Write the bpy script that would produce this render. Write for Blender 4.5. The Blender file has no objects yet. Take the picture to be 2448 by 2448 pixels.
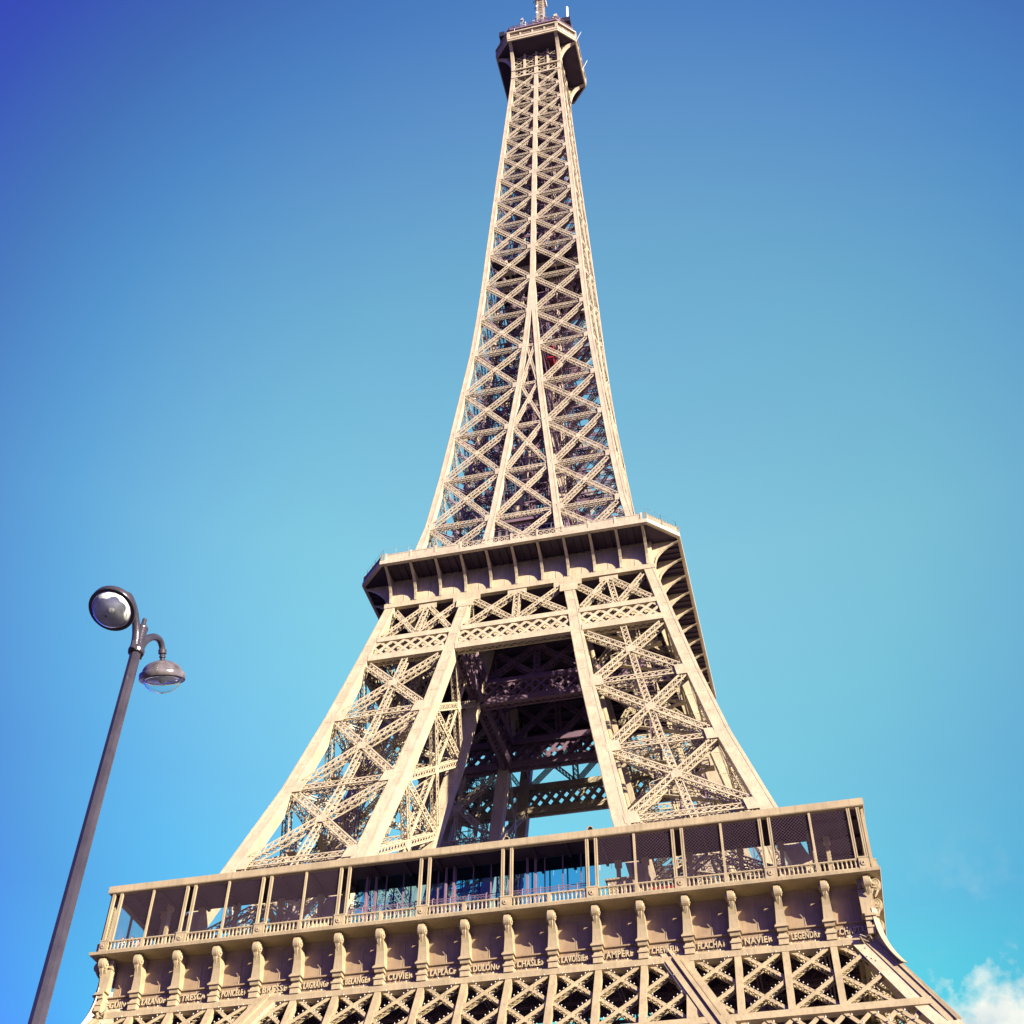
import bpy, math, random
from mathutils import Vector, Matrix, Euler
V = Vector
R = math.radians
random.seed(7)
S = bpy.context.scene
COL = S.collection

# ------------------------------------------------------------------ camera, sky, sun, exposure
GROUND = 2.37
cam_d = bpy.data.cameras.new('camera'); cam = bpy.data.objects.new('camera', cam_d); COL.objects.link(cam)
cam.location = (29.86, -136.23, 3.97)
cam.rotation_euler = Euler((R(134.368), R(-0.614), R(13.846)), 'XYZ')
cam_d.sensor_width = 36.0; cam_d.sensor_fit = 'HORIZONTAL'
cam_d.lens = 3123.0 / 2448.0 * 36.0
cam_d.clip_start = 0.1; cam_d.clip_end = 20000
S.camera = cam

SUN_AZ, SUN_EL = R(60.0), R(18.0)        # azimuth measured from the photographed face towards the right
sun_dir = V((math.cos(SUN_EL) * math.sin(SUN_AZ), -math.cos(SUN_EL) * math.cos(SUN_AZ), math.sin(SUN_EL)))
sd = bpy.data.lights.new('sun', 'SUN'); sd.energy = 5.0; sd.angle = R(0.5); sd.color = (1.0, 0.92, 0.80)
so = bpy.data.objects.new('sun', sd); COL.objects.link(so)
so.rotation_euler = sun_dir.to_track_quat('Z', 'Y').to_euler()
so.location = (60, -60, 60)

S.view_settings.view_transform = 'Standard'
S.view_settings.look = 'None'
S.view_settings.gamma = 1.0
S.view_settings.exposure = 1.6
S.cycles.max_bounces = 6; S.cycles.diffuse_bounces = 1; S.cycles.glossy_bounces = 3; S.cycles.transparent_max_bounces = 12

W = bpy.data.worlds.new('World'); S.world = W; W.use_nodes = True
def world():
    nt = W.node_tree; N = nt.nodes; Lk = nt.links
    for n in list(N): N.remove(n)
    out = N.new('ShaderNodeOutputWorld'); bg = N.new('ShaderNodeBackground')
    sky = N.new('ShaderNodeTexSky'); sky.sky_type = 'NISHITA'; sky.sun_disc = False
    sky.sun_elevation = SUN_EL; sky.sun_rotation = math.atan2(sun_dir.x, sun_dir.y)
    sky.altitude = 50; sky.air_density = 1.0; sky.dust_density = 0.4; sky.ozone_density = 1.5
    tc = N.new('ShaderNodeTexCoord')
    def vm(op, a, b=None):
        n = N.new('ShaderNodeVectorMath'); n.operation = op
        for i, v in enumerate((a, b)):
            if v is None: continue
            if hasattr(v, 'links'): Lk.new(v, n.inputs[i])
            else: n.inputs[i].default_value = v
        return n.outputs['Value'] if op in ('DOT_PRODUCT', 'LENGTH', 'DISTANCE') else n.outputs[0]
    def mt(op, a, b=0.0, clamp=False):
        n = N.new('ShaderNodeMath'); n.operation = op; n.use_clamp = clamp
        for i, v in enumerate((a, b)):
            if hasattr(v, 'links'): Lk.new(v, n.inputs[i])
            else: n.inputs[i].default_value = v
        return n.outputs[0]
    def mix(f, a, b, bt='MIX'):
        n = N.new('ShaderNodeMix'); n.data_type = 'RGBA'; n.blend_type = bt
        for s, v in ((0, f), (6, a), (7, b)):
            if hasattr(v, 'links'): Lk.new(v, n.inputs[s])
            else: n.inputs[s].default_value = v
        return n.outputs[2]
    d = vm('NORMALIZE', tc.outputs['Generated'])
    # vignette painted into the sky: it darkens away from near the view centre
    c = vm('DOT_PRODUCT', d, PALE)
    ramp = N.new('ShaderNodeValToRGB'); ramp.color_ramp.interpolation = 'LINEAR'
    Lk.new(c, ramp.inputs[0])
    els = ramp.color_ramp.elements
    els[0].position = RAMP[0][0]; els[0].color = RAMP[0][1]
    els[1].position = RAMP[-1][0]; els[1].color = RAMP[-1][1]
    for p, col in RAMP[1:-1]:
        e = els.new(p); e.color = col
    col = mix(1.0, sky.outputs[0], ramp.outputs[0], 'MULTIPLY')
    sep = N.new('ShaderNodeSeparateXYZ'); Lk.new(d, sep.inputs[0])
    ramp2 = N.new('ShaderNodeValToRGB'); Lk.new(sep.outputs[2], ramp2.inputs[0]); els = ramp2.color_ramp.elements
    els[0].position = RAMP_EL[0][0]; els[0].color = RAMP_EL[0][1]; els[1].position = RAMP_EL[-1][0]; els[1].color = RAMP_EL[-1][1]
    for p, cc in RAMP_EL[1:-1]:
        e = els.new(p); e.color = cc
    col = mix(1.0, col, ramp2.outputs[0], 'MULTIPLY')
    # cumulus bank low on the right, with a faint wisp above it
    nz = N.new('ShaderNodeTexNoise'); nz.inputs['Scale'].default_value = 26; nz.inputs['Detail'].default_value = 8; nz.inputs['Roughness'].default_value = 0.55
    Lk.new(d, nz.inputs['Vector'])
    dist = vm('DISTANCE', d, CLOUD)
    m = mt('SUBTRACT', mt('ADD', mt('MULTIPLY', mt('SUBTRACT', 0.070, dist), 12.0), mt('MULTIPLY', mt('SUBTRACT', nz.outputs[0], 0.5), 1.6)), 0.0)
    m = mt('MULTIPLY', m, 3.2, True)
    nz2 = N.new('ShaderNodeTexNoise'); nz2.inputs['Scale'].default_value = 34; nz2.inputs['Detail'].default_value = 6
    Lk.new(d, nz2.inputs['Vector'])
    shade = mt('MULTIPLY', mt('SUBTRACT', nz2.outputs[0], 0.3), 1.9, True)
    ccol = mix(shade, (3.2, 3.7, 3.9, 1), (6.6, 6.2, 5.0, 1))
    col = mix(m, col, ccol)
    dist2 = vm('DISTANCE', d, WISP)
    w2 = mt('MULTIPLY', mt('SUBTRACT', 0.06, dist2), 6.0, True)
    w2 = mt('MULTIPLY', w2, mt('MULTIPLY', mt('SUBTRACT', nz.outputs[0], 0.48), 3.0, True), True)
    col = mix(w2, col, (3.6, 3.9, 4.2, 1))
    Lk.new(col, bg.inputs[0]); bg.inputs[1].default_value = 0.067
    Lk.new(bg.outputs[0], out.inputs[0])
def view_dir(px, py):
    v = cam.rotation_euler.to_matrix() @ V((px - 1224, -(py - 1224), -3123.0))
    return v.normalized()
PALE = tuple(view_dir(1450, 1250)); CLOUD = tuple(view_dir(2470, 2545)); WISP = tuple(view_dir(2330, 2150))
RAMP = [(0.0, (.36, .12, 1.15, 1)), (0.68, (.34, .13, 1.15, 1)), (0.77, (.34, .22, 1.2, 1)), (0.82, (.341, .226, 1.24, 1)), (0.86, (.415, .54, 1.218, 1)), (0.89, (.549, .93, 1.219, 1)), (0.92, (.74, 1.42, 1.45, 1)),  # first stops make the unseen sky behind the camera dim violet, for shadow fill
        (0.95, (1.157, 1.895, 1.582, 1)), (0.975, (1.462, 2.30, 1.66, 1)), (1.0, (1.70, 2.46, 1.77, 1))]
RAMP_EL = [(0.0, (.60, 1.2, .87, 1)), (.375, (.609, 1.26, .874, 1)), (.45, (.64, .90, .88, 1)), (.53, (.74, .84, .90, 1)), (.669, (.98, .97, 1, 1)), (.788, (.90, .92, 1.07, 1)), (.899, (.884, .81, 1.15, 1))]
world()

# ------------------------------------------------------------------ materials
def material(name, base, rough=0.55, metal=0.0, var=0.12, vscale=0.6, streak=0.0, bump=0.0, spec=0.4, seams=None):
    m = bpy.data.materials.new(name); m.use_nodes = True
    nt = m.node_tree; N = nt.nodes; Lk = nt.links
    b = N['Principled BSDF']
    b.inputs['Roughness'].default_value = rough; b.inputs['Metallic'].default_value = metal
    b.inputs['Specular IOR Level'].default_value = spec
    tc = N.new('ShaderNodeTexCoord')
    n1 = N.new('ShaderNodeTexNoise'); n1.inputs['Scale'].default_value = vscale; n1.inputs['Detail'].default_value = 6
    Lk.new(tc.outputs['Object'], n1.inputs['Vector'])
    mp = N.new('ShaderNodeMapping'); mp.inputs['Scale'].default_value = (3.0, 3.0, 0.25)
    Lk.new(tc.outputs['Object'], mp.inputs['Vector'])
    n2 = N.new('ShaderNodeTexNoise'); n2.inputs['Scale'].default_value = 1.6; n2.inputs['Detail'].default_value = 5
    Lk.new(mp.outputs[0], n2.inputs['Vector'])
    def dark(k): return tuple(c * k for c in base) + (1,)
    mx = N.new('ShaderNodeMix'); mx.data_type = 'RGBA'
    mr = N.new('ShaderNodeMapRange'); mr.inputs[1].default_value = 0.3; mr.inputs[2].default_value = 0.7
    Lk.new(n1.outputs[0], mr.inputs[0]); Lk.new(mr.outputs[0], mx.inputs[0])
    mx.inputs[6].default_value = dark(1 - var); mx.inputs[7].default_value = dark(1 + var)
    col = mx.outputs[2]
    if streak:
        m2 = N.new('ShaderNodeMix'); m2.data_type = 'RGBA'
        mr2 = N.new('ShaderNodeMapRange'); mr2.inputs[1].default_value = 0.48; mr2.inputs[2].default_value = 0.72; mr2.inputs[4].default_value = streak
        Lk.new(n2.outputs[0], mr2.inputs[0]); Lk.new(mr2.outputs[0], m2.inputs[0])
        Lk.new(col, m2.inputs[6]); m2.inputs[7].default_value = dark(0.55)
        col = m2.outputs[2]
    Lk.new(col, b.inputs['Base Color'])
    if bump:
        bp = N.new('ShaderNodeBump'); bp.inputs['Strength'].default_value = bump; bp.inputs['Distance'].default_value = 0.05
        n3 = N.new('ShaderNodeTexNoise'); n3.inputs['Scale'].default_value = vscale * 9; n3.inputs['Detail'].default_value = 4
        Lk.new(tc.outputs['Object'], n3.inputs['Vector']); Lk.new(n3.outputs[0], bp.inputs['Height']); Lk.new(bp.outputs[0], b.inputs['Normal'])
    return m
IRON_TOP = material('iron_paint_upper', (0.46, 0.375, 0.242), 0.5, var=0.15, streak=0.45)
IRON_MID = material('iron_paint_middle', (0.46, 0.372, 0.225), 0.5, var=0.15, streak=0.45, bump=0.15)
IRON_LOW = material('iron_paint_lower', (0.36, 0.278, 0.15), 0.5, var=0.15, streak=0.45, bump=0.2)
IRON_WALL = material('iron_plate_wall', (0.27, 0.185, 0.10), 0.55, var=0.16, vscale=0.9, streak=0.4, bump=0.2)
IRON_SHADED = material('iron_paint_shade_toned', (0.17, 0.105, 0.13), 0.55, var=0.15)  # same iron paint; interior shade put in as a darker, purple base colour
SOFFIT = material('shade_dark_soffit', (0.045, 0.027, 0.05), 0.7, var=0.2)  # deep shade under decks and roofs painted in as near-black purple
GILT = material('gilded_letters', (0.40, 0.31, 0.17), 0.4, var=0.06)
FENCE = material('grey_wire_fence', (0.30, 0.29, 0.28), 0.5, var=0.1)
WHITE = material('white_paint', (0.75, 0.72, 0.66), 0.5, var=0.06)
BULB = material('bulb_glass', (0.6, 0.55, 0.45), 0.15, var=0.03, spec=0.6)
RED = material('red_cabin_paint', (0.34, 0.02, 0.03), 0.35, var=0.1)
def pane_mat():
    m = bpy.data.materials.new('pavilion_glass'); m.use_nodes = True
    nt = m.node_tree; N = nt.nodes; out = N['Material Output']; N.remove(N['Principled BSDF'])
    t = N.new('ShaderNodeBsdfTransparent'); t.inputs[0].default_value = (0.48, 0.72, 0.88, 1)
    g = N.new('ShaderNodeBsdfGlossy'); g.inputs['Roughness'].default_value = 0.05
    fr = N.new('ShaderNodeFresnel'); fr.inputs[0].default_value = 1.5
    mx = N.new('ShaderNodeMixShader'); nt.links.new(fr.outputs[0], mx.inputs[0]); nt.links.new(t.outputs[0], mx.inputs[1]); nt.links.new(g.outputs[0], mx.inputs[2]); nt.links.new(mx.outputs[0], out.inputs[0])
    return m
PANE = pane_mat()
DARKGLASS = material('dark_window_glass', (0.01, 0.012, 0.016), 0.06, var=0.0, spec=0.8)
PINK = material('primer_red_rail', (0.42, 0.20, 0.14), 0.5, var=0.1)
GROUND_M = material('gravel_ground', (0.055, 0.045, 0.07), 0.95, var=0.2, vscale=0.3)
LAMP_M = material('lamp_post_paint', (0.042, 0.036, 0.036), 0.22, var=0.25, vscale=5, streak=0.6, bump=0.1, spec=0.6)
CHROME = material('weathered_silver_paint', (0.19, 0.165, 0.145), 0.22, metal=0.45, var=0.5, vscale=9, streak=0.85)
BLACK = material('black_fittings', (0.02, 0.018, 0.02), 0.5, var=0.1)
REFLECT = material('lamp_reflector', (0.75, 0.73, 0.66), 0.3, metal=0.1, var=0.2, vscale=8)
def glass_mat():
    m = bpy.data.materials.new('lamp_bowl_glass'); m.use_nodes = True
    b = m.node_tree.nodes['Principled BSDF']
    b.inputs['Base Color'].default_value = (0.92, 0.96, 0.95, 1)
    b.inputs['Roughness'].default_value = 0.03; b.inputs['IOR'].default_value = 1.2
    b.inputs['Transmission Weight'].default_value = 1.0
    return m
GLASS = glass_mat()

# ------------------------------------------------------------------ mesh helpers
class MB:
    def __init__(s): s.v = []; s.f = []; s.mi = []; s.cur = 0
    def quad(s, *idx): s.f.append(idx); s.mi.append(s.cur)
    def prism(s, A, B):                       # two matching loops joined and capped
        n = len(A); o = len(s.v)
        s.v += [tuple(p) for p in A] + [tuple(p) for p in B]
        for k in range(n):
            j = (k + 1) % n
            s.quad(o + k, o + j, o + n + j, o + n + k)
        s.quad(*[o + k for k in reversed(range(n))]); s.quad(*[o + n + k for k in range(n)])
    def bar(s, a, b, w, d, n):
        a = V(a); b = V(b); ax = (b - a)
        if ax.length < 1e-6: return
        ax.normalize(); sd = ax.cross(V(n))
        if sd.length < 1e-6: sd = ax.orthogonal()
        sd.normalize(); m = sd.cross(ax)
        e = sd * (w / 2); g = m * (d / 2)
        s.prism([a - e - g, a + e - g, a + e + g, a - e + g], [b - e - g, b + e - g, b + e + g, b - e + g])
    def box(s, lo, hi):
        x0, y0, z0 = lo; x1, y1, z1 = hi
        s.prism([(x0, y0, z0), (x1, y0, z0), (x1, y1, z0), (x0, y1, z0)], [(x0, y0, z1), (x1, y0, z1), (x1, y1, z1), (x0, y1, z1)])
    def cbox(s, c, sz):
        s.box([c[i] - sz[i] / 2 for i in range(3)], [c[i] + sz[i] / 2 for i in range(3)])
    def loft(s, loops, cap=True, closed=False):
        n = len(loops[0]); o = len(s.v)
        for L in loops: s.v += [tuple(p) for p in L]
        m = len(loops)
        for i in range(m if closed else m - 1):
            a = o + i * n; b = o + ((i + 1) % m) * n
            for k in range(n):
                j = (k + 1) % n
                s.quad(a + k, a + j, b + j, b + k)
        if cap and not closed:
            s.quad(*[o + k for k in reversed(range(n))]); s.quad(*[o + (m - 1) * n + k for k in range(n)])
    def lathe(s, prof, base=(0, 0, 0), seg=12, mat=None):       # profile of (radius, z)
        loops = []
        for r, z in prof:
            L = []
            for k in range(seg):
                t = 2 * math.pi * k / seg
                p = V((r * math.cos(t), r * math.sin(t), z))
                if mat is not None: p = mat @ p
                L.append(p + V(base))
            loops.append(L)
        s.loft(loops)
    def tube(s, pts, rads, seg=10):
        pts = [V(p) for p in pts]; loops = []; prev = None
        for i, p in enumerate(pts):
            t = (pts[min(i + 1, len(pts) - 1)] - pts[max(i - 1, 0)]).normalized()
            if prev is None: u = t.orthogonal().normalized()
            else: u = (prev - t * prev.dot(t)).normalized()
            prev = u; w = t.cross(u); r = rads[i] if isinstance(rads, (list, tuple)) else rads
            loops.append([p + (u * math.cos(2 * math.pi * k / seg) + w * math.sin(2 * math.pi * k / seg)) * r for k in range(seg)])
        s.loft(loops)
    def ball(s, c, r):
        o = len(s.v); c = V(c)
        for d in ((1, 0, 0), (0, 1, 0), (-1, 0, 0), (0, -1, 0), (0, 0, 1), (0, 0, -1)): s.v.append(tuple(c + V(d) * r))
        for k in range(4):
            j = (k + 1) % 4
            s.quad(o + k, o + j, o + 4); s.quad(o + j, o + k, o + 5)
    def lattice(s, a, b, n, h, d, fl=0.13, lace=0.075, pitch=None, back=True, sides=True):
        """box girder: four angles, crossed lacing on the faces, zigzag on the sides"""
        a = V(a); b = V(b); ax = b - a; L = ax.length
        if L < 0.3: return
        ax.normalize(); sd = ax.cross(V(n)).normalized(); m = sd.cross(ax)
        pitch = pitch or h * 1.0
        k = max(1, round(L / pitch)); st = L / k
        hh = h / 2; dd = d / 2
        for e in (-1, 1):
            for g in (-1, 1):
                if g < 0 and not back: continue
                o = sd * (e * (hh - fl / 2)) + m * (g * (dd - fl * 0.3))
                s.bar(a + o, b + o, fl, fl * 0.6, m)
        for g in ((1, -1) if back else (1,)):
            o = m * (g * (dd - 0.05))
            e = sd * (hh - fl * 0.7)
            for i in range(k):
                p = a + ax * (st * i) + o; q = a + ax * (st * (i + 1)) + o
                s.bar(p - e, q + e, lace, 0.03, m); s.bar(p + e, q - e, lace, 0.045, m)
        if sides and back:
            for e in (-1, 1):
                o = sd * (e * (hh - 0.05)); g = m * (dd - 0.06)
                for i in range(k):
                    p = a + ax * (st * i) + o; q = a + ax * (st * (i + 1)) + o
                    if i % 2: s.bar(p - g, q + g, lace, 0.035, sd)
                    else: s.bar(p + g, q - g, lace, 0.035, sd)
    def build(s, name, mats, parent=None, smooth=False, bevel=0):
        me = bpy.data.meshes.new(name)
        me.from_pydata(s.v, [], s.f)
        for m in (mats if isinstance(mats, (list, tuple)) else [mats]): me.materials.append(m)
        if any(s.mi): me.polygons.foreach_set('material_index', s.mi)
        if smooth: me.polygons.foreach_set('use_smooth', [True] * len(me.polygons))
        import bmesh
        bm = bmesh.new(); bm.from_mesh(me); bmesh.ops.recalc_face_normals(bm, faces=bm.faces); bm.to_mesh(me); bm.free()
        me.update()
        o = bpy.data.objects.new(name, me); COL.objects.link(o)
        if parent is not None: attach(o, parent)
        return o
def attach(o, parent):
    o.parent = parent
    if parent.type == 'EMPTY': o.matrix_parent_inverse = Matrix.Translation(parent.location).inverted()
def tag(o, label=None, cat=None, group=None, kind=None):
    for k, v in (('label', label), ('category', cat), ('group', group), ('kind', kind)):
        if v: o[k] = v
    return o
def empty(name, loc):
    o = bpy.data.objects.new(name, None); o.location = loc; COL.objects.link(o); return o
def children_of(o): return [c for c in COL.objects if c.parent == o]
def turned(o, k):
    """a copy of a part and of its sub-parts, turned k quarter turns about the tower's axis"""
    c = o.copy(); COL.objects.link(c)
    c.rotation_euler = (0, 0, k * math.pi / 2)
    for ch in children_of(o):
        g = ch.copy(); COL.objects.link(g); g.parent = c
    return c
def all_round(o, ks=(1, 2, 3)):
    for k in ks: turned(o, k)

# ------------------------------------------------------------------ ground
g = MB()
rings = [[(r * math.cos(2 * math.pi * k / 64), r * math.sin(2 * math.pi * k / 64), GROUND) for k in range(64)] for r in (6000, 0.01)]
g.loft(rings, cap=False)
tag(g.build('ground', GROUND_M), kind='structure')

# ------------------------------------------------------------------ tower profile (metres, measured from the photograph)
WT = [(2.37, 62.3), (45.6, 37.6), (52.6, 34.0), (57.9, 31.7), (64.0, 29.55), (70.36, 27.51), (80.95, 24.23), (91.6, 21.53), (101.1, 19.35), (105.2, 18.45), (110.8, 17.2),
      (117.0, 15.6), (127.1, 13.96), (137.15, 12.84), (147.4, 11.89), (157.7, 10.97), (168.15, 10.04), (178.1, 9.43), (188.1, 8.93), (197.7, 8.55), (206.9, 8.14),
      (215.6, 7.76), (224.1, 7.39), (232.2, 6.98), (260.25, 5.71), (266.5, 5.46), (270.0, 5.42), (280, 5.42)]
IT = [(2.37, 37.5), (45.6, 21.3), (52.6, 17.8), (57.9, 16.0), (70.36, 12.95), (80.95, 11.05), (91.6, 9.15), (101.1, 7.72), (105.2, 7.25), (110.8, 6.35),
      (117, 5.35), (127.1, 4.42), (137.15, 3.5), (147.4, 2.52), (157.7, 1.62), (168.15, 0.98), (178.1, 0.42)]
def interp(T, z):
    if z <= T[0][0]: return T[0][1]
    for (a, p), (b, q) in zip(T, T[1:]):
        if z <= b: return p + (q - p) * (z - a) / (b - a)
    return T[-1][1]
def w(z): return interp(WT, z)
def i_(z): return interp(IT, z)
def rw(z): return interp([(2, 2.0), (52, 1.9), (70, 1.65), (100, 1.5), (111, 1.3), (118, 0.95), (170, 0.85), (270, 0.78)], z)

tower = empty('iron_lattice_tower', (0, 0, GROUND))
tag(tower, 'tall tapering iron lattice tower painted beige brown with galleries at three levels', 'tower')

def sq_loop(x0, x1, y0, y1, z): return [(x0, y0, z), (x1, y0, z), (x1, y1, z), (x0, y1, z)]
def outward(p): return V((p[0], p[1], 0.0)).normalized()

def x_panel(mb, bl, br, tl, tr, n, h, d, inset=0.06, fl=0.13, lace=0.075, gus=0.9, trim=0.6, sides=True, pitch=None):
    """two crossed lattice girders filling a panel, with a plate at the crossing"""
    n = V(n).normalized()
    for q, (a, b, off) in enumerate(((bl, tr, inset), (br, tl, inset + 0.02))):
        a = V(a); b = V(b); t = (b - a).normalized()
        o = -n * (d / 2 + off)
        mb.lattice(a + t * trim + o, b - t * trim + o, n, h, d, fl, lace, pitch, True, sides)
    if gus:
        c = (V(bl) + V(br) + V(tl) + V(tr)) / 4 - n * (inset - 0.02)
        t1 = (V(tr) - V(bl)).normalized(); t2 = (V(tl) - V(br)).normalized()
        g = gus / 2
        pts = [c + t1 * g, c + t2 * g, c - t1 * g, c - t2 * g]
        mb.prism([p - n * 0.03 for p in pts], pts)

# ================================================================== LEGS between ground and second floor
# one leg is built in the front right quadrant and turned three times
LEV = [60.0, 70.36, 80.95, 91.6, 101.0]
def trim(mb, zs, fx, fy, xo, yo, front=True, side=True, step=3.2):
    """cover strips along the plated faces of a rafter and splice plates across them"""
    def edge(z, u, face):
        r = rw(z); x = fx(z); y = fy(z)
        x0 = x - r if xo else x - r / 2; y0 = -y if yo else -y - r / 2
        return V((x0 + r * u, y0, z)) if face == 0 else V((x0 + r, y0 + r * u, z))
    for face, on, n in ((0, front, V((0, -1, 0.3))), (1, side, V((1, 0, 0.3)))):
        if not on: continue
        for a, b in zip(zs, zs[1:]):
            for u in (0.12, 0.88): mb.bar(edge(a, u, face), edge(b, u, face), rw(a) * 0.17, 0.05, n)
        z = zs[0] + step
        while z < zs[-1] - 1:
            mb.bar(edge(z, 0.02, face), edge(z, 0.98, face), 0.5, 0.016, n); z += step
def rafter_loops(zs, fx, fy, x_out, y_out):
    """square tapered box; x_out / y_out: +1 edge sits on the profile line, 0 centred"""
    loops = []
    for z in zs:
        r = rw(z); x = fx(z); y = fy(z)
        x0, x1 = (x - r, x) if x_out else (x - r / 2, x + r / 2)
        y0, y1 = (-y, -y + r) if y_out else (-y - r / 2, -y + r / 2)
        loops.append(sq_loop(x0, x1, y0, y1, z))
    return loops
ZL = [GROUND, 30, 45.6, 52.6, 57.9, 64, 70.36, 75, 80.95, 86, 91.6, 96, 101, 105.2, 110.75]
leg = MB()
base_done = []
leg_mb = MB()
leg_mb.loft(rafter_loops(ZL, w, w, 1, 1)); trim(leg_mb, ZL[3:], w, w, 1, 1)
leg_o = leg_mb.build('leg', IRON_MID, tower)
for fx, fy, xo, yo in ((i_, w, 0, 1), (w, i_, 1, 0), (i_, i_, 0, 0)):
    m = MB(); m.loft(rafter_loops(ZL, fx, fy, xo, yo)); trim(m, ZL[3:], fx, fy, xo, yo)
    m.build('rafter', IRON_MID, leg_o)
# faces of the leg: (edge A, edge B, outward normal)
FACES = [
    (lambda z: V((i_(z) + rw(z) / 2, -w(z), z)), lambda z: V((w(z) - rw(z), -w(z), z)), V((0, -1, 0.3)), True),
    (lambda z: V((w(z), -w(z) + rw(z), z)), lambda z: V((w(z), -i_(z) - rw(z) / 2, z)), V((1, 0, 0.3)), True),
    (lambda z: V((i_(z) - rw(z) / 2, -w(z) + rw(z), z)), lambda z: V((i_(z) - rw(z) / 2, -i_(z) - rw(z) / 2, z)), V((-1, 0, -0.2)), False),
    (lambda z: V((i_(z) + rw(z) / 2, -i_(z) + rw(z) / 2, z)), lambda z: V((w(z) - rw(z), -i_(z) + rw(z) / 2, z)), V((0, 1, -0.2)), False),
]
def mid(a, b): return (V(a) + V(b)) / 2
def plate(mb, c, u, v, n, hu, hv, th=0.06):
    c = V(c); u = V(u).normalized(); v = V(v).normalized(); n = V(n).normalized()
    P = [c + u * hu + v * hv, c - u * hu + v * hv, c - u * hu - v * hv, c + u * hu - v * hv]
    mb.prism([p - n * th for p in P], P)
for fi, (A, B, n0, outer) in enumerate(FACES):
    n0 = V(n0)
    for z0, z1 in zip(LEV, LEV[1:]):
        bl, br, tl, tr = A(z0), B(z0), A(z1), B(z1)
        n = (br - bl).cross(tl - bl).normalized()
        if n.dot(n0) < 0: n = -n
        m = MB()
        up = (tl - bl).normalized(); ac = (br - bl).normalized()
        ins = 0.35
        x_panel(m, bl + up * 0.5, br + up * 0.5, tl - up * 0.5, tr - up * 0.5, n, 0.85, 0.8, 0.08, 0.15, 0.085, 1.5, 0.35, pitch=0.8)
        m.build('cross_brace', IRON_MID, leg_o)
        # central upright and the horizontal girder at the top of the panel
        m = MB(); cb, ct = mid(bl, br), mid(tl, tr)
        m.lattice(cb - n * 0.55, ct - n * 0.55, n, 0.75 if outer else 0.5, 0.7, 0.13, 0.08, 0.75)
        m.build('upright', IRON_MID, leg_o)
        if z1 < 100:
            m = MB(); m.lattice(tl - n * 0.6, tr - n * 0.6, n, 0.85, 0.9, 0.14, 0.08, 0.75)
            m.build('horizontal_girder', IRON_MID, leg_o)
            if outer:
                for e, p in ((1, tl), (-1, tr)):
                    m = MB(); plate(m, p + n * 0.02 + ac * e * 0.25, ac, up, n, 0.75, 0.85)
                    m.build('gusset_plate', IRON_MID, leg_o)
    # last panel below the second floor and the part hidden behind the first floor
    zt0, zt1 = 105.0, 110.4
    bl, br, tl, tr = A(zt0), B(zt0), A(zt1), B(zt1)
    n = (br - bl).cross(tl - bl).normalized()
    if n.dot(n0) < 0: n = -n
    cb, ct = mid(bl, br), mid(tl, tr)
    for a, b, c, d in ((bl, cb, tl, ct), (cb, br, ct, tr)):
        m = MB(); x_panel(m, a, b, c, d, n, 0.62, 0.7, 0.08, 0.13, 0.075, 0.9, 0.45, pitch=0.6)
        m.build('cross_brace', IRON_MID, leg_o)
    m = MB(); m.lattice(cb - n * 0.5, ct - n * 0.5, n, 0.75, 0.7, 0.14, 0.08, 0.7)
    plate(m, ct - n * 0.04 - V((0, 0, 0.35)), br - bl, V((0, 0, 1)), n, 1.15, 0.4)
    m.build('upright', IRON_MID, leg_o)
    # below the first floor platform (mostly out of the picture)
    for z0, z1 in ((4.0, 18.0), (18.0, 32.0), (32.0, 44.6)):
        bl, br, tl, tr = A(z0), B(z0), A(z1), B(z1)
        n = (br - bl).cross(tl - bl).normalized()
        if n.dot(n0) < 0: n = -n
        m = MB(); x_panel(m, bl, br, tl, tr, n, 1.2, 1.0, 0.1, 0.2, 0.12, 1.8, 0.9, sides=False, pitch=1.6)
        m.build('cross_brace', IRON_LOW, leg_o)
# inside each leg: lift track, stairs, hanging lattice masts
def leg_axis(z, u=0.5, v=0.5):
    return V((i_(z) + (w(z) - i_(z)) * u, -(i_(z) + (w(z) - i_(z)) * v), z))
m = MB()
for u, v in ((0.40, 0.46), (0.60, 0.46)):
    zs = [58, 70, 80, 90, 100, 110]
    for z0, z1 in zip(zs, zs[1:]):
        m.lattice(leg_axis(z0, u, v), leg_axis(z1, u, v), V((0, -1, 0.4)), 0.4, 0.9, 0.12, 0.07, 1.1)
for k in range(52):
    z = 58.5 + k
    m.bar(leg_axis(z, 0.40, 0.46), leg_axis(z, 0.60, 0.46), 0.09, 0.09, (0, 0, 1))
m.build('lift_track', IRON_MID, leg_o)
m = MB()
k = 0; z = 58.2
while z < 108:
    a = leg_axis(z, 0.25 if k % 2 else 0.75, 0.72); b = leg_axis(z + 2.4, 0.75 if k % 2 else 0.25, 0.72)
    m.bar(a, b, 0.6, 0.1, (0, 0, 1))
    for e in (-0.3, 0.3):
        o = V((0, e, 0.95)); m.bar(a + o, b + o, 0.06, 0.06, (0, 0, 1))
        for t in (0, 0.25, 0.5, 0.75, 1):
            p = a.lerp(b, t) + V((0, e, 0)); m.bar(p, p + V((0, 0, 0.95)), 0.05, 0.05, (0, 1, 0))
    c = b + V((0, 0, 0)); m.cbox(c, (0.9, 0.9, 0.1))
    z += 2.6; k += 1
m.build('stairs', IRON_MID, leg_o)
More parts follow.
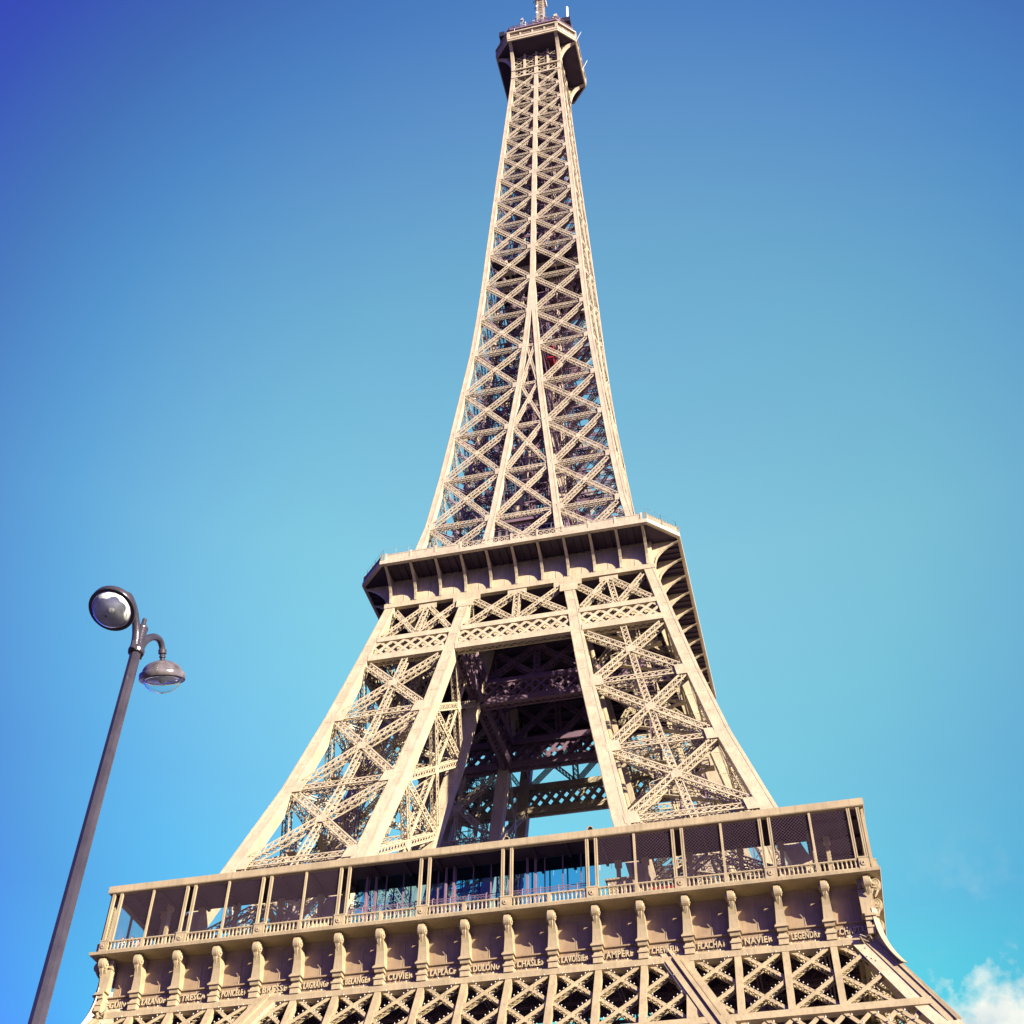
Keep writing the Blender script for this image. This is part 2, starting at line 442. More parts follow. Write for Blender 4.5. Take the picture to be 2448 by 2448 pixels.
for u, v, z0, z1 in ((0.30, 0.35, 58, 68), (0.55, 0.35, 66, 82), (0.45, 0.7, 78, 93), (0.7, 0.6, 58, 68), (0.5, 0.55, 92, 107), (0.35, 0.7, 60, 74)):
    m = MB(); p = leg_axis((z0 + z1) / 2, u, v)
    for sx in (-0.45, 0.45):
        for sy in (-0.45, 0.45):
            m.bar((p.x + sx, p.y + sy, z0), (p.x + sx, p.y + sy, z1), 0.09, 0.09, (1, 0, 0))
    z = z0; q = 0
    while z < z1 - 1:
        for (ax_, ay, bx, by) in ((-1, -1, 1, -1), (1, -1, 1, 1), (1, 1, -1, 1), (-1, 1, -1, -1)):
            s0, s1 = (0, 1.1) if q % 2 else (1.1, 0)
            m.bar((p.x + ax_ * 0.45, p.y + ay * 0.45, z + s0), (p.x + bx * 0.45, p.y + by * 0.45, z + s1), 0.06, 0.06, (0, 1, 0))
        z += 1.1; q += 1
    m.build('lattice_mast', IRON_SHADED, leg_o)
# horizontal wind bracing inside the leg at every level
for z in LEV[1:-1]:
    m = MB()
    p = [V((i_(z), -w(z) + 0.8, z)), V((w(z) - 0.8, -w(z) + 0.8, z)), V((w(z) - 0.8, -i_(z), z)), V((i_(z), -i_(z), z))]
    m.lattice(p[0], p[2], (0, 0, 1), 0.6, 0.5, 0.12, 0.08, 0.9); m.lattice(p[1] - V((0, 0, .08)), p[3] - V((0, 0, .08)), (0, 0, 1), 0.6, 0.5, 0.12, 0.08, 0.9)
    m.build('wind_brace', IRON_MID, leg_o)
all_round(leg_o)

# ================================================================== BELT GIRDERS under the second floor
def belt(name, yf, x0f, x1f, mat, n_dir=-1):
    """latticed girder between z 100.7 and 104.9 lying on the sloping face y = yf(z)"""
    m = MB(); n = V((0, n_dir, 0.2)).normalized()
    zb, zt = 101.2, 104.45
    def P(x, z, off=0.0): return V((x, yf(z) - n_dir * off, z))
    m.bar(P(x0f(zb), zb, 0.2), P(x1f(zb), zb, 0.2), 1.0, 0.5, n)
    m.bar(P(x0f(zt), zt, 0.2), P(x1f(zt), zt, 0.2), 0.85, 0.5, n)
    a, b = zb + 0.45, zt - 0.38
    H = b - a; step = 1.45
    x0, x1 = x0f((a + b) / 2), x1f((a + b) / 2)
    L = x1 - x0; nst = max(3, round(L / step)); step = L / nst
    reach = H * 0.95
    for off, sg, dp in ((0.12, 1, 0.10), (0.20, -1, 0.12)):
        for k in range(-int(reach / step) - 2, nst + int(reach / step) + 3):
            xs = x0 + k * step
            p0 = (xs, a); p1 = (xs + sg * reach, b)
            # clip to the panel
            t0, t1 = 0.0, 1.0; dx = p1[0] - p0[0]
            lo, hi = sorted(((x0 - p0[0]) / dx, (x1 - p0[0]) / dx))
            t0, t1 = max(t0, lo), min(t1, hi)
            if t1 - t0 < 0.08: continue
            q0 = P(p0[0] + dx * t0, a + H * t0, off); q1 = P(p0[0] + dx * t1, a + H * t1, off)
            m.bar(q0, q1, 0.34, dp, n)
            m.bar(q0 + V((0, 0.55 * -n_dir, 0)), q1 + V((0, 0.55 * -n_dir, 0)), 0.34, dp, n)
    # lacing hanging along the underside
    xs = x0f(zb)
    while xs < x1f(zb) - 0.9:
        m.bar(P(xs, zb - 0.46, 0.1), P(xs + 0.9, zb - 0.44, 1.0), 0.12, 0.05, (0, 0, 1)); m.bar(P(xs, zb - 0.46, 1.0), P(xs + 0.9, zb - 0.44, 0.1), 0.12, 0.07, (0, 0, 1))
        xs += 0.9
    m.bar(P(x0f(zb), zb, 1.15), P(x1f(zb), zb, 1.15), 0.9, 0.2, n)
    m.bar(P(x0f(zt), zt, 1.15), P(x1f(zt), zt, 1.15), 0.8, 0.2, n)
    return m.build(name, mat, tower)
fo = lambda z: -w(z) - 0.02
fi_ = lambda z: -i_(z)
wi = lambda z: i_(z) - rw(z) / 2 + 0.05
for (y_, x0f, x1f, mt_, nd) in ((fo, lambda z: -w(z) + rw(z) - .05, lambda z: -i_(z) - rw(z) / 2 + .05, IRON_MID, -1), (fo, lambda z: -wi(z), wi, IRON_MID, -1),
                            (fo, lambda z: i_(z) + rw(z) / 2 - .05, lambda z: w(z) - rw(z) + .05, IRON_MID, -1), (fi_, lambda z: -wi(z), wi, IRON_SHADED, -1),
                            (fi_, lambda z: i_(z) + rw(z) / 2 - .05, lambda z: w(z) - rw(z) + .05, IRON_SHADED, -1)):
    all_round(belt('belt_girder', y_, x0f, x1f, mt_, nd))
# crossed girders between belt and gallery across the opening
for y_, mt_ in ((fo, IRON_MID), (fi_, IRON_SHADED)):
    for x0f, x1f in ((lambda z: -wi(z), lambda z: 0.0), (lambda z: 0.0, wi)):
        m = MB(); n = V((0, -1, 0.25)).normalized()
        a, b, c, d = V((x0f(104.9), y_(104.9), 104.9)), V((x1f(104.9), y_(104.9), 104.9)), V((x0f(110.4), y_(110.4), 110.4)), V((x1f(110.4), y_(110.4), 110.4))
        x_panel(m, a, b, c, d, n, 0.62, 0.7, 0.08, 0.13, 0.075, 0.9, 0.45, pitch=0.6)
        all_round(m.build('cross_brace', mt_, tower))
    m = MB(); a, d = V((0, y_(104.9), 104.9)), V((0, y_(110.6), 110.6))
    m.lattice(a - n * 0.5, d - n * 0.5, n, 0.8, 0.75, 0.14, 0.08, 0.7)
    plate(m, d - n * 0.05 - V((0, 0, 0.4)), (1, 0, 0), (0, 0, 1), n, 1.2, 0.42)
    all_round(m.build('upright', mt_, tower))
# caps joining the rafters to the gallery
m = MB()
for sx in (-1, 1):
    m = MB()
    plate(m, (sx * (i_(110.3)), -w(110.2) - 0.03, 110.25), (1, 0, 0), (0, 0, 1), (0, -1, 0), 1.75, 0.42)
    plate(m, (sx * (i_(109.3)), -w(109.2) - 0.035, 109.4), (1, 0, 0), (0, 0.2, 1), (0, -1, 0.25), 1.1, 0.7)
    all_round(m.build('gusset_plate', IRON_MID, tower))

# ================================================================== UPPER SHAFT
UL = [117.0, 127.1, 137.15, 147.4, 157.7, 168.15, 178.1, 188.1, 197.7, 206.9, 215.6, 224.1, 232.2, 239.9, 247.1, 253.9, 260.25, 266.5]
ZU = [115.3] + UL[1:]
sh = MB()
sh.loft(rafter_loops(ZU + [270.0], w, w, 1, 1)); trim(sh, ZU, w, w, 1, 1, step=1e6)
shaft = sh.build('corner_rafter', IRON_TOP, tower)       # one edge of the shaft with its two half faces
def merge_r(z): return rw(z)
zlow = [z for z in ZU if z < 178.2]
for fx, fy, xo, yo in ((i_, w, 0, 1), (w, i_, 1, 0), (i_, i_, 0, 0)):
    m = MB(); m.loft(rafter_loops(zlow, fx, fy, xo, yo)); trim(m, zlow, fx, fy, xo, yo, step=1e6); m.build('rafter', IRON_TOP, shaft)
def n_of(bl, br, tl, n0):
    n = (br - bl).cross(tl - bl).normalized()
    return n if n.dot(V(n0)) > 0 else -n
for z0, z1 in zip(UL, UL[1:]):
    low = z0 < 178.0
    def inn(z): return (i_(z) + rw(z) / 2) if z < 178.0 else rw(z) / 2
    hh = interp([(117, 0.72), (178, 0.66), (266, 0.55)], z0); pit = hh
    for fc in range(4 if low else 2):
        if fc == 0: A = lambda z: V((inn(z), -w(z), z)); B = lambda z: V((w(z) - rw(z), -w(z), z)); n0 = (0, -1, 0)
        elif fc == 1: A = lambda z: V((w(z), -w(z) + rw(z), z)); B = lambda z: V((w(z), -inn(z), z)); n0 = (1, 0, 0)
        elif fc == 2: A = lambda z: V((i_(z), -w(z) + rw(z), z)); B = lambda z: V((i_(z), -i_(z) - rw(z) / 2, z)); n0 = (-1, 0, 0)
        else: A = lambda z: V((i_(z) + rw(z) / 2, -i_(z), z)); B = lambda z: V((w(z) - rw(z), -i_(z), z)); n0 = (0, 1, 0)
        bl, br, tl, tr = A(z0), B(z0), A(z1), B(z1)
        n = n_of(bl, br, tl, n0); up = V((0, 0, 1)); ac = (br - bl).normalized()
        out = fc < 2
        m = MB(); e = 0.42
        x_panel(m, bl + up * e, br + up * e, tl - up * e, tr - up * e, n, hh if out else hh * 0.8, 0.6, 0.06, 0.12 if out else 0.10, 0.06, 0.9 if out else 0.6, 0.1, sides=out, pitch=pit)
        m.build('cross_brace', IRON_TOP if out else IRON_SHADED, shaft)
        m = MB(); m.lattice(tl - n * 0.45, tr - n * 0.45, n, 0.6, 0.7, 0.10, 0.06, 0.6, sides=out)
        m.build('horizontal_girder', IRON_TOP if out else IRON_SHADED, shaft)
        if out:
            for s_, p in ((1, tl), (-1, tr)):
                m = MB(); plate(m, p + n * 0.02 + ac * s_ * 0.12, ac, up, n, 0.45, 0.55, 0.05)
                m.build('gusset_plate', IRON_TOP, shaft)
all_round(shaft)
# centre panels between the inner rafters, and the single middle rafter above their junction
zc = MB()
zz = [z for z in UL if z >= 178] + [270.0]
zc.loft([sq_loop(-rw(z) / 2 - (0.45 if z < 178.2 else 0.0), rw(z) / 2 + (0.45 if z < 178.2 else 0), -w(z) - 0.01, -w(z) + rw(z), z) for z in zz])
crf = zc.build('middle_rafter', IRON_TOP, tower)
for z0, z1 in zip(UL[:5], UL[1:6]):
    a = lambda z: V((-(i_(z) - rw(z) / 2), -w(z), z)); b = lambda z: V((i_(z) - rw(z) / 2, -w(z), z))
    if z0 < 165:
        m = MB(); n = n_of(a(z0), b(z0), a(z1), (0, -1, 0)); e = V((0, 0, 0.45))
        x_panel(m, a(z0) + e, b(z0) + e, a(z1) - e, b(z1) - e, n, 0.6 if z0 < 140 else 0.45, 0.55, 0.06, 0.13, 0.075, 0.7, 0.05, pitch=0.6)
        m.build('cross_brace', IRON_TOP, crf)
    m = MB(); m.lattice(a(z1) + V((0, .45, 0)), b(z1) + V((0, .45, 0)), (0, -1, 0), 0.55, 0.7, 0.13, 0.075, 0.6)
    m.build('horizontal_girder', IRON_TOP, crf)
all_round(crf)
# horizontal diaphragms in the shaft
for z in UL[1:-1]:
    m = MB(); a = w(z) - 0.7
    m.lattice((-a, -a, z), (a, a, z), (0, 0, 1), 0.5, 0.5, 0.12, 0.07, 0.8, sides=False); m.lattice((-a, a, z - .06), (a, -a, z - .06), (0, 0, 1), 0.5, 0.5, 0.12, 0.07, 0.8, sides=False)
    if z > 170:
        for k in range(4):
            p = [V((0, -a, z + 0.05)), V((a, 0, z + 0.05)), V((0, a, z + 0.05)), V((-a, 0, z + 0.05))]
            m.lattice(p[k], p[(k + 1) % 4], (0, 0, 1), 0.45, 0.4, 0.11, 0.07, 0.8, sides=False)
    m.build('wind_brace', IRON_SHADED, tower)
# lift shaft in the core
m = MB()
for x, y in ((-2.6, -1.2), (2.6, -1.2), (-2.6, 1.2), (2.6, 1.2), (0, -1.3), (0, 1.3), (-1.3, 2.6), (1.3, 2.6), (-1.3, -2.6), (1.3, -2.6)):
    z = 116.0
    for sx, sy in ((-.2, -.2), (.2, -.2), (.2, .2), (-.2, .2)): m.bar((x + sx, y + sy, 116), (x * 0.8 + sx, y * 0.8 + sy, 276), 0.11, 0.11, (1, 0, 0))
    q = 0
    while z < 275:
        k = 1 - 0.2 * (z - 116) / 160
        m.bar((x * k - .2, y * k - .2, z), (x * k + .2, y * k - .2, z + 0.8), 0.07, 0.05, (0, 1, 0)); m.bar((x * k + .2, y * k + .2, z), (x * k - .2, y * k + .2, z + .8), 0.07, 0.05, (0, 1, 0))
        m.bar((x * k - .2, y * k + .2, z), (x * k - .2, y * k - .2, z + 0.8), 0.07, 0.05, (1, 0, 0)); m.bar((x * k + .2, y * k - .2, z), (x * k + .2, y * k + .2, z + .8), 0.07, 0.05, (1, 0, 0))
        z += 0.85
for z in range(120, 274, 4):
    for (a, b) in (((-2.6, -1.2), (2.6, -1.2)), ((-2.6, 1.2), (2.6, 1.2)), ((-2.6, -1.2), (-2.6, 1.2)), ((2.6, -1.2), (2.6, 1.2)), ((-1.3, -2.6), (1.3, -2.6))):
        k = 1 - 0.2 * (z - 116) / 160
        m.bar((a[0] * k, a[1] * k, z), (b[0] * k, b[1] * k, z), 0.2, 0.16, (0, 0, 1))
        m.bar((a[0] * k, a[1] * k, z), (b[0] * k, b[1] * k, z + 4), 0.12, 0.1, (0, 1, 0))
m.build('lift_shaft', IRON_SHADED, tower)
m = MB()
for k in range(560):                      # spiral stair from the second floor to the top
    z = 118 + k * 0.27; t = k * 0.33; r = 0.95
    c = V((-2.9 + 0.006 * k * 0.4, 3.0 - 0.0012 * k, z))
    d = V((math.cos(t), math.sin(t), 0))
    m.bar(c, c + d * r, 0.3, 0.06, (0, 0, 1)); m.bar(c + d * r, c + d * r + V((0, 0, 1.0)), 0.04, 0.04, (1, 0, 0))
m.bar((-2.9, 3.0, 118), (-1.55, 2.35, 269), 0.2, 0.2, (1, 0, 0))
m.build('spiral_stair', IRON_SHADED, tower)
for z in range(120, 264, 5):
    m = MB(); a = w(z) - 0.8; b = w(z + 5) - 0.8
    for q in range(4):
        M = Matrix.Rotation(q * math.pi / 2, 3, 'Z')
        m.lattice(M @ V((-2.2, -2.2, z)), M @ V((-b * 0.95, -b * 0.95, z + 4.6)), M @ V((1, -1, 0)), 0.4, 0.35, 0.09, 0.06, 0.8, sides=False)
        m.lattice(M @ V((-a * 0.55, -a * 0.8, z)), M @ V((a * 0.1, -a * 0.42, z + 4.6)), M @ V((0, -1, 0)), 0.4, 0.35, 0.09, 0.06, 0.8, sides=False)
        m.bar(M @ V((-a * .9, -a * .45, z + 2.4)), M @ V((a * .9, -a * .45, z + 2.4)), 0.16, 0.2, (0, 0, 1))
    m.build('core_brace', IRON_SHADED, tower)
for x, y in ((-3.7, -3.2), (3.7, -3.2), (3.7, 3.2), (-3.7, 3.2)):
    m = MB(); k = 0.72
    for dx, dy in ((-.18, -.18), (.18, -.18), (.18, .18), (-.18, .18)): m.bar((x + dx, y + dy, 116), (x * k + dx, y * k + dy, 262), 0.1, 0.1, (1, 0, 0))
    for q in range(160):
        t = q / 160; c = V((x * (1 - (1 - k) * t), y * (1 - (1 - k) * t), 116 + 146 * t)); s_ = 0.18 if q % 2 else -0.18
        m.bar(c + V((-s_, -.18, 0)), c + V((s_, -.18, 0.9)), 0.06, 0.05, (0, 1, 0)); m.bar(c + V((.18, -s_, 0)), c + V((.18, s_, .9)), 0.06, 0.05, (1, 0, 0))
    m.build('guide_column', IRON_TOP, tower)
# halfway platform
ip = MB()
z = 196.0; a = w(z) - 0.9
ip.box((-a, -a, z), (a, a, z + 0.35))
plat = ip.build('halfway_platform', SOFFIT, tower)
m = MB()
for y in (-5.5, -2.2, 2.2, 5.5): m.box((-a, y - 0.3, z - 1.1), (a, y + 0.3, z - 0.01))
for x in (-5, 0, 5): m.box((x - 0.2, -a, z - 0.7), (x + 0.2, a, z - 0.015))
m.build('floor_beam', IRON_TOP, plat)
m = MB(); m.box((-4.5, -3.5, z + 0.36), (4.5, 3.5, z + 4.2)); m.build('machine_room', SOFFIT, plat)

# ================================================================== GALLERY helpers
def square(h, z): return [(-h, -h, z), (h, -h, z), (h, h, z), (-h, h, z)]
def octagon(a, b, z): return [(-a, -b, z), (a, -b, z), (b, -a, z), (b, a, z), (a, b, z), (-a, b, z), (-b, a, z), (-b, -a, z)]
def ring(m, loops): m.loft(loops, cap=False, closed=True)

# ------------------------------------------------------------------ second floor
m = MB()
ring(m, [square(17.05, 111.38), square(17.05, 115.6), square(16.7, 115.6), square(16.7, 111.38)])
f2 = m.build('second_floor_gallery', IRON_WALL if False else IRON_MID, tower)
m = MB(); ring(m, [square(17.32, 110.65), square(17.32, 111.32), square(17.24, 111.42), square(16.6, 111.42), square(16.6, 110.65)])
m.build('lower_band', IRON_MID, f2)
m = MB(); m.box((-16.7, -16.7, 110.62), (16.7, 16.7, 110.9))
for k in range(-7, 8): m.box((-16.5, k * 2.2 - 0.12, 110.15), (16.5, k * 2.2 + 0.12, 110.61))
m.build('deck', SOFFIT, f2)
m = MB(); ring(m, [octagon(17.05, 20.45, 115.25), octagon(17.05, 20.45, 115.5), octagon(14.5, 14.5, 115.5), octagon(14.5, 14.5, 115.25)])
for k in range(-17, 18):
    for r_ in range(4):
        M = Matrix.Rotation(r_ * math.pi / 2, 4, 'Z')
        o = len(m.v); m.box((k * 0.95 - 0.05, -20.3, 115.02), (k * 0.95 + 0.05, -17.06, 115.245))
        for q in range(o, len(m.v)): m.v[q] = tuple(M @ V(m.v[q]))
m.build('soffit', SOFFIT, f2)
m = MB()
ring(m, [octagon(17.1, 20.55, 115.1), octagon(17.2, 20.72, 115.18), octagon(17.2, 20.72, 115.75), octagon(17.12, 20.55, 115.85), octagon(17.0, 20.3, 115.85), octagon(17.0, 20.3, 115.1)])
m.build('ledge', IRON_TOP, f2)
def bracket2(parent, M, name='bracket', diag=False):
    prof = [(0, 111.43), (0.22, 111.43), (0.28, 112.2), (0.5, 112.9), (0.85, 113.4), (1.3, 113.9), (1.9, 114.4), (2.6, 114.82), (3.3, 115.08), (3.3, 115.2), (0, 115.2)]
    m = MB()
    web = [V((-0.05, -17.05 - d, z)) for d, z in prof]; web2 = [V((0.05, p.y, p.z)) for p in web]
    m.prism([M @ p for p in web], [M @ p for p in web2])
    cur = prof[1:9]
    loops = [[M @ V((sx * 0.17, -17.05 - d - o, z - o2)) for sx, o, o2 in ((-1, 0.0, 0.0), (1, 0.0, 0.0), (1, 0.1, 0.06), (-1, 0.1, 0.06))] for d, z in cur]
    m.loft(loops)
    p0 = prof[1]
    return m.build(name, IRON_MID, parent)
for k in range(-5, 6):
    b0 = bracket2(f2, Matrix.Translation((k * 3.3, 0, 0)))
    for q in (1, 2, 3):
        c = b0.copy(); COL.objects.link(c); c.rotation_euler = (0, 0, q * math.pi / 2)
for q in range(4):                         # corner ribs
    for sg in (-1, 1):
        pass
# wall seams, conduit and rivet line
m = MB()
for k in range(-5, 5):
    m.bar((k * 3.3 + 1.65, -17.06, 111.45), (k * 3.3 + 1.65, -17.06, 115.2), 0.07, 0.05, (0, -1, 0))
m.bar((-17.0, -17.12, 114.95), (17.0, -17.12, 114.95), 0.07, 0.06, (0, -1, 0))
for k in range(70): m.ball((-17 + k * 0.49, -17.32, 111.4), 0.06)
seam2 = m.build('seam_and_conduit', IRON_TOP, f2)
# parapet: posts, solid panels outside, open crossed panels in the middle
PARA = []
for k in range(-5, 6):
    x = k * 3.3; pp = MB()
    pp.box((x - 0.12, -20.62, 115.86), (x + 0.12, -20.36, 117.0)); PARA.append(pp.build('parapet_post', IRON_TOP, f2))
for sx in (-1, 1):
    for t in (0.0, 0.5, 1.0):
        p = V((sx * 17.05, -20.5, 0)).lerp(V((sx * 20.5, -17.05, 0)), t)
        pp = MB(); pp.cbox((p.x, p.y, 116.4), (0.26, 0.26, 1.1)); PARA.append(pp.build('parapet_post', IRON_TOP, f2))
for k in range(-5, 5):
    x0, x1 = k * 3.3 + 0.12, (k + 1) * 3.3 - 0.12; pn = MB()
    if k in (-5, -4, 3, 4): pn.box((x0, -20.56, 115.87), (x1, -20.46, 116.7)); pn.box((x0, -20.6, 116.7), (x1, -20.42, 116.8))
    elif k in (-3, 2): pn.box((x0, -20.56, 115.87), (x1, -20.46, 116.55)); pn.box((x0, -20.6, 116.56), (x1, -20.42, 116.66))
    else:
        pn.bar((x0, -20.5, 115.93), (x1, -20.5, 115.93), 0.12, 0.1, (0, -1, 0)); pn.bar((x0, -20.5, 116.75), (x1, -20.5, 116.75), 0.1, 0.1, (0, -1, 0))
        for q in range(4):
            a = x0 + (x1 - x0) * q / 4; b = x0 + (x1 - x0) * (q + 1) / 4
            pn.bar((a, -20.5, 115.95), (b, -20.5, 116.7), 0.07, 0.05, (0, -1, 0)); pn.bar((b, -20.5, 115.95), (a, -20.5, 116.7), 0.07, 0.07, (0, -1, 0)); pn.bar((b, -20.5, 115.9), (b, -20.5, 116.72), 0.05, 0.09, (0, -1, 0))
    PARA.append(pn.build('parapet_panel', IRON_TOP, f2))
for sx in (-1, 1):
    pn = MB(); a = V((sx * 17.05, -20.5, 116.3)); b = V((sx * 20.5, -17.05, 116.3)); pn.bar(a, b, 0.85, 0.09, (sx, -1, 0))
    pn.bar(a + V((0, 0, .46)), b + V((0, 0, .46)), 0.09, 0.16, (sx, -1, 0)); PARA.append(pn.build('parapet_panel', IRON_TOP, f2))
sf = MB()                                  # light safety fence standing on the parapet
pts = [V((-20.3, -17.0, 0)), V((-17.0, -20.3, 0)), V((17.0, -20.3, 0)), V((20.3, -17.0, 0))]
for a, b in zip(pts, pts[1:]):
    L = (b - a).length; k = int(L / 1.65)
    for q in range(k + 1):
        p = a.lerp(b, q / k); sf.bar(p + V((0, 0, 115.8)), p + V((0, 0, 118.0)), 0.035, 0.035, (1, 0, 0))
    for z in (117.2, 118.0): sf.bar(a + V((0, 0, z)), b + V((0, 0, z)), 0.018, 0.018, (0, 0, 1))
b2 = sf.build('safety_fence', FENCE, f2)
for q in (1, 2, 3):
    for b in PARA + [seam2, b2]:
        c = b.copy(); COL.objects.link(c); c.rotation_euler = (0, 0, q * math.pi / 2)
# pavilion with arched windows on the second floor
m = MB(); yb = -12.2
m.box((-5.6, yb, 116), (5.6, -3.5, 127.0)); m.box((-5.9, yb - 0.35, 127.0), (5.9, -3.2, 127.5))
pav = m.build('deck_pavilion', IRON_SHADED, f2)
for k in range(-6, 6):
    x = k * 0.92 + 0.46
    for z0 in (119.5, 124.0):
        m = MB()
        P = [(x - 0.3, z0), (x + 0.3, z0), (x + 0.3, z0 + 1.7), (x + 0.17, z0 + 2.1), (x, z0 + 2.3), (x - 0.17, z0 + 2.1), (x - 0.3, z0 + 1.7)]
        m.prism([(a, yb - 0.03, b) for a, b in P], [(a, yb + 0.02, b) for a, b in P]); m.build('arched_window', DARKGLASS, f2)

# ------------------------------------------------------------------ third floor and summit
m = MB(); ring(m, [octagon(5.5, 8.85, 277.0), octagon(5.5, 8.85, 277.3), octagon(3.0, 3.0, 277.3), octagon(3.0, 3.0, 277.0)])
f3 = m.build('third_floor_gallery', SOFFIT, tower)
m = MB()
ring(m, [octagon(5.6, 8.95, 276.9), octagon(5.6, 8.95, 277.45), octagon(5.45, 8.7, 277.45), octagon(5.45, 8.7, 276.9)])
ring(m, [octagon(5.65, 9.05, 277.55), octagon(5.65, 9.05, 278.45), octagon(5.4, 8.6, 278.45), octagon(5.4, 8.6, 277.55)])
m.build('ledge', IRON_TOP, f3)
m = MB()
ring(m, [octagon(5.6, 8.95, 279.1), octagon(5.6, 8.95, 279.3), octagon(5.45, 8.75, 279.3), octagon(5.45, 8.75, 279.1)])
ring(m, [octagon(5.75, 9.15, 280.3), octagon(5.75, 9.15, 280.75), octagon(5.2, 8.2, 280.75), octagon(5.2, 8.2, 280.3)])
for r_ in range(4):
    M = Matrix.Rotation(r_ * math.pi / 2, 4, 'Z')
    for x, hw, zt in ((-5.4, .3, 280.8), (-2.7, .16, 279.6), (0, .16, 279.6), (2.7, .16, 279.6), (5.4, .3, 280.8)):
        o = len(m.v); m.box((x - hw, -9.1, 278.4), (x + hw, -8.8, zt))
        for q in range(o, len(m.v)): m.v[q] = tuple(M @ V(m.v[q]))
    for t in (0.33, 0.66):
        p = M @ V((5.45, -8.85, 0)).lerp(V((8.85, -5.45, 0)), t); m.cbox((p.x, p.y, 279.0), (0.25, 0.25, 1.2))
m.build('railing', IRON_TOP, f3)
m = MB(); ring(m, [octagon(5.2, 8.3, 278.4), octagon(5.0, 7.9, 283.2), octagon(4.7, 7.4, 283.2), octagon(4.7, 7.4, 278.4)])
m.build('cabin_wall', IRON_SHADED, f3)
m = MB(); m.loft([octagon(5.3, 8.4, 283.2), octagon(5.3, 8.4, 283.7), octagon(3.0, 4.4, 284.6), octagon(2.6, 3.6, 287.6)]); m.build('roof', IRON_SHADED, f3)
def rib3(M):
    prof = []
    for q in range(13):
        t = q / 12 * math.pi / 2
        prof.append((3.45 * (1 - math.cos(t)), 269.0 + 8.0 * math.sin(t) * 0.998))
    m = MB()
    loops = []
    for d, z in prof:
        loops.append([M @ V((sx * 0.36, -5.42 - d - o, z)) for sx, o in ((-1, -0.55), (1, -0.55), (1, 0.0), (-1, 0.0))])
    m.loft(loops)
    for q in range(3, 12):               # open spandrel lacing between rib and post
        d, z = prof[q]; m.bar(M @ V((0, -5.3 - max(0, d - .5), z)), M @ V((0, -5.2, z + 0.25)), 0.09, 0.09, M.to_3x3() @ V((1, 0, 0)))
    m.bar(M @ V((0, -5.2, 269)), M @ V((0, -5.2, 277)), 0.5, 0.5, (0, -1, 0))
    return m.build('arched_rib', IRON_TOP, f3)
for r_ in range(4):
    for x in (-5.1, 5.1): rib3(Matrix.Rotation(r_ * math.pi / 2, 4, 'Z') @ Matrix.Translation((x, 0, 0)))
m = MB()
for x in (-2.6, 0, 2.6): m.bar((x, -5.0, 266.6), (x, -5.0, 277), 0.5, 0.5, (0, -1, 0))
for z in (266.55, 269.8): m.bar((-5.4, -5.45, z), (5.4, -5.45, z), 0.4, 0.3, (0, -1, 0))
for z in (272.2, 274.5): m.bar((-5.2, -5.0, z), (5.2, -5.0, z), 0.16, 0.12, (0, -1, 0))
xs = [-5.1, -3.85, -2.6, -1.3, 0, 1.3, 2.6, 3.85, 5.1]
for a, b in zip(xs, xs[1:]):
    for z0, z1 in ((266.8, 268.2), (268.2, 269.6)): m.bar((a, -5.2, z0), (b, -5.2, z1), 0.13, 0.06, (0, -1, 0)); m.bar((b, -5.2, z0), (a, -5.2, z1), 0.13, 0.09, (0, -1, 0))
xs = [-5.1, -2.6, 0, 2.6, 5.1]
for a, b in zip(xs, xs[1:]):
    for z0, z1 in ((270, 272.2), (272.2, 274.5), (274.5, 276.8)): m.bar((a, -5.0, z0), (b, -5.0, z1), 0.15, 0.07, (0, -1, 0)); m.bar((b, -5.0, z0), (a, -5.0, z1), 0.15, 0.1, (0, -1, 0))
hd = m.build('shaft_head', IRON_TOP, f3)
for q in (1, 2, 3):
    c = hd.copy(); COL.objects.link(c); c.rotation_euler = (0, 0, q * math.pi / 2)
# campanile and mast
m = MB()
m.loft([octagon(2.6, 3.6, 287.6), octagon(2.2, 3.0, 292), octagon(1.2, 1.8, 297), octagon(0.8, 1.2, 300.5)])
m.box((-2.6, -4.4, 287.2), (1.7, -3.6, 288.8))
m.build('campanile', IRON_SHADED, f3)
m = MB()
for sx in (-.75, .75):
    for sy in (-.75, .75): m.bar((sx, sy, 299), (sx * .9, sy * .9, 324), 0.2, 0.2, (1, 0, 0))
z = 299.5; q = 0
while z < 323:
    for r_ in range(4):
        M = Matrix.Rotation(r_ * math.pi / 2, 3, 'Z')
        m.bar(M @ V((-.72, -.72, z)), M @ V((.72, -.72, z + 0.9)), 0.12, 0.06, M @ V((0, -1, 0))); m.bar(M @ V((.72, -.72, z)), M @ V((-.72, -.72, z + 0.9)), 0.12, 0.09, M @ V((0, -1, 0)))
    z += 0.95
mast = m.build('antenna_mast', IRON_TOP, f3)
m = MB(); m.cbox((0, 0, 312.7), (2.6, 2.6, 0.9)); m.cbox((0, 0, 315.2), (2.0, 2.0, 0.6)); m.cbox((-0.75, -.7, 309.2), (0.5, 0.3, 0.7)); m.cbox((-0.75, -.7, 305.8), (0.5, 0.3, 0.7))
m.build('mast_platform', WHITE, f3)
rnd = random.Random(3)
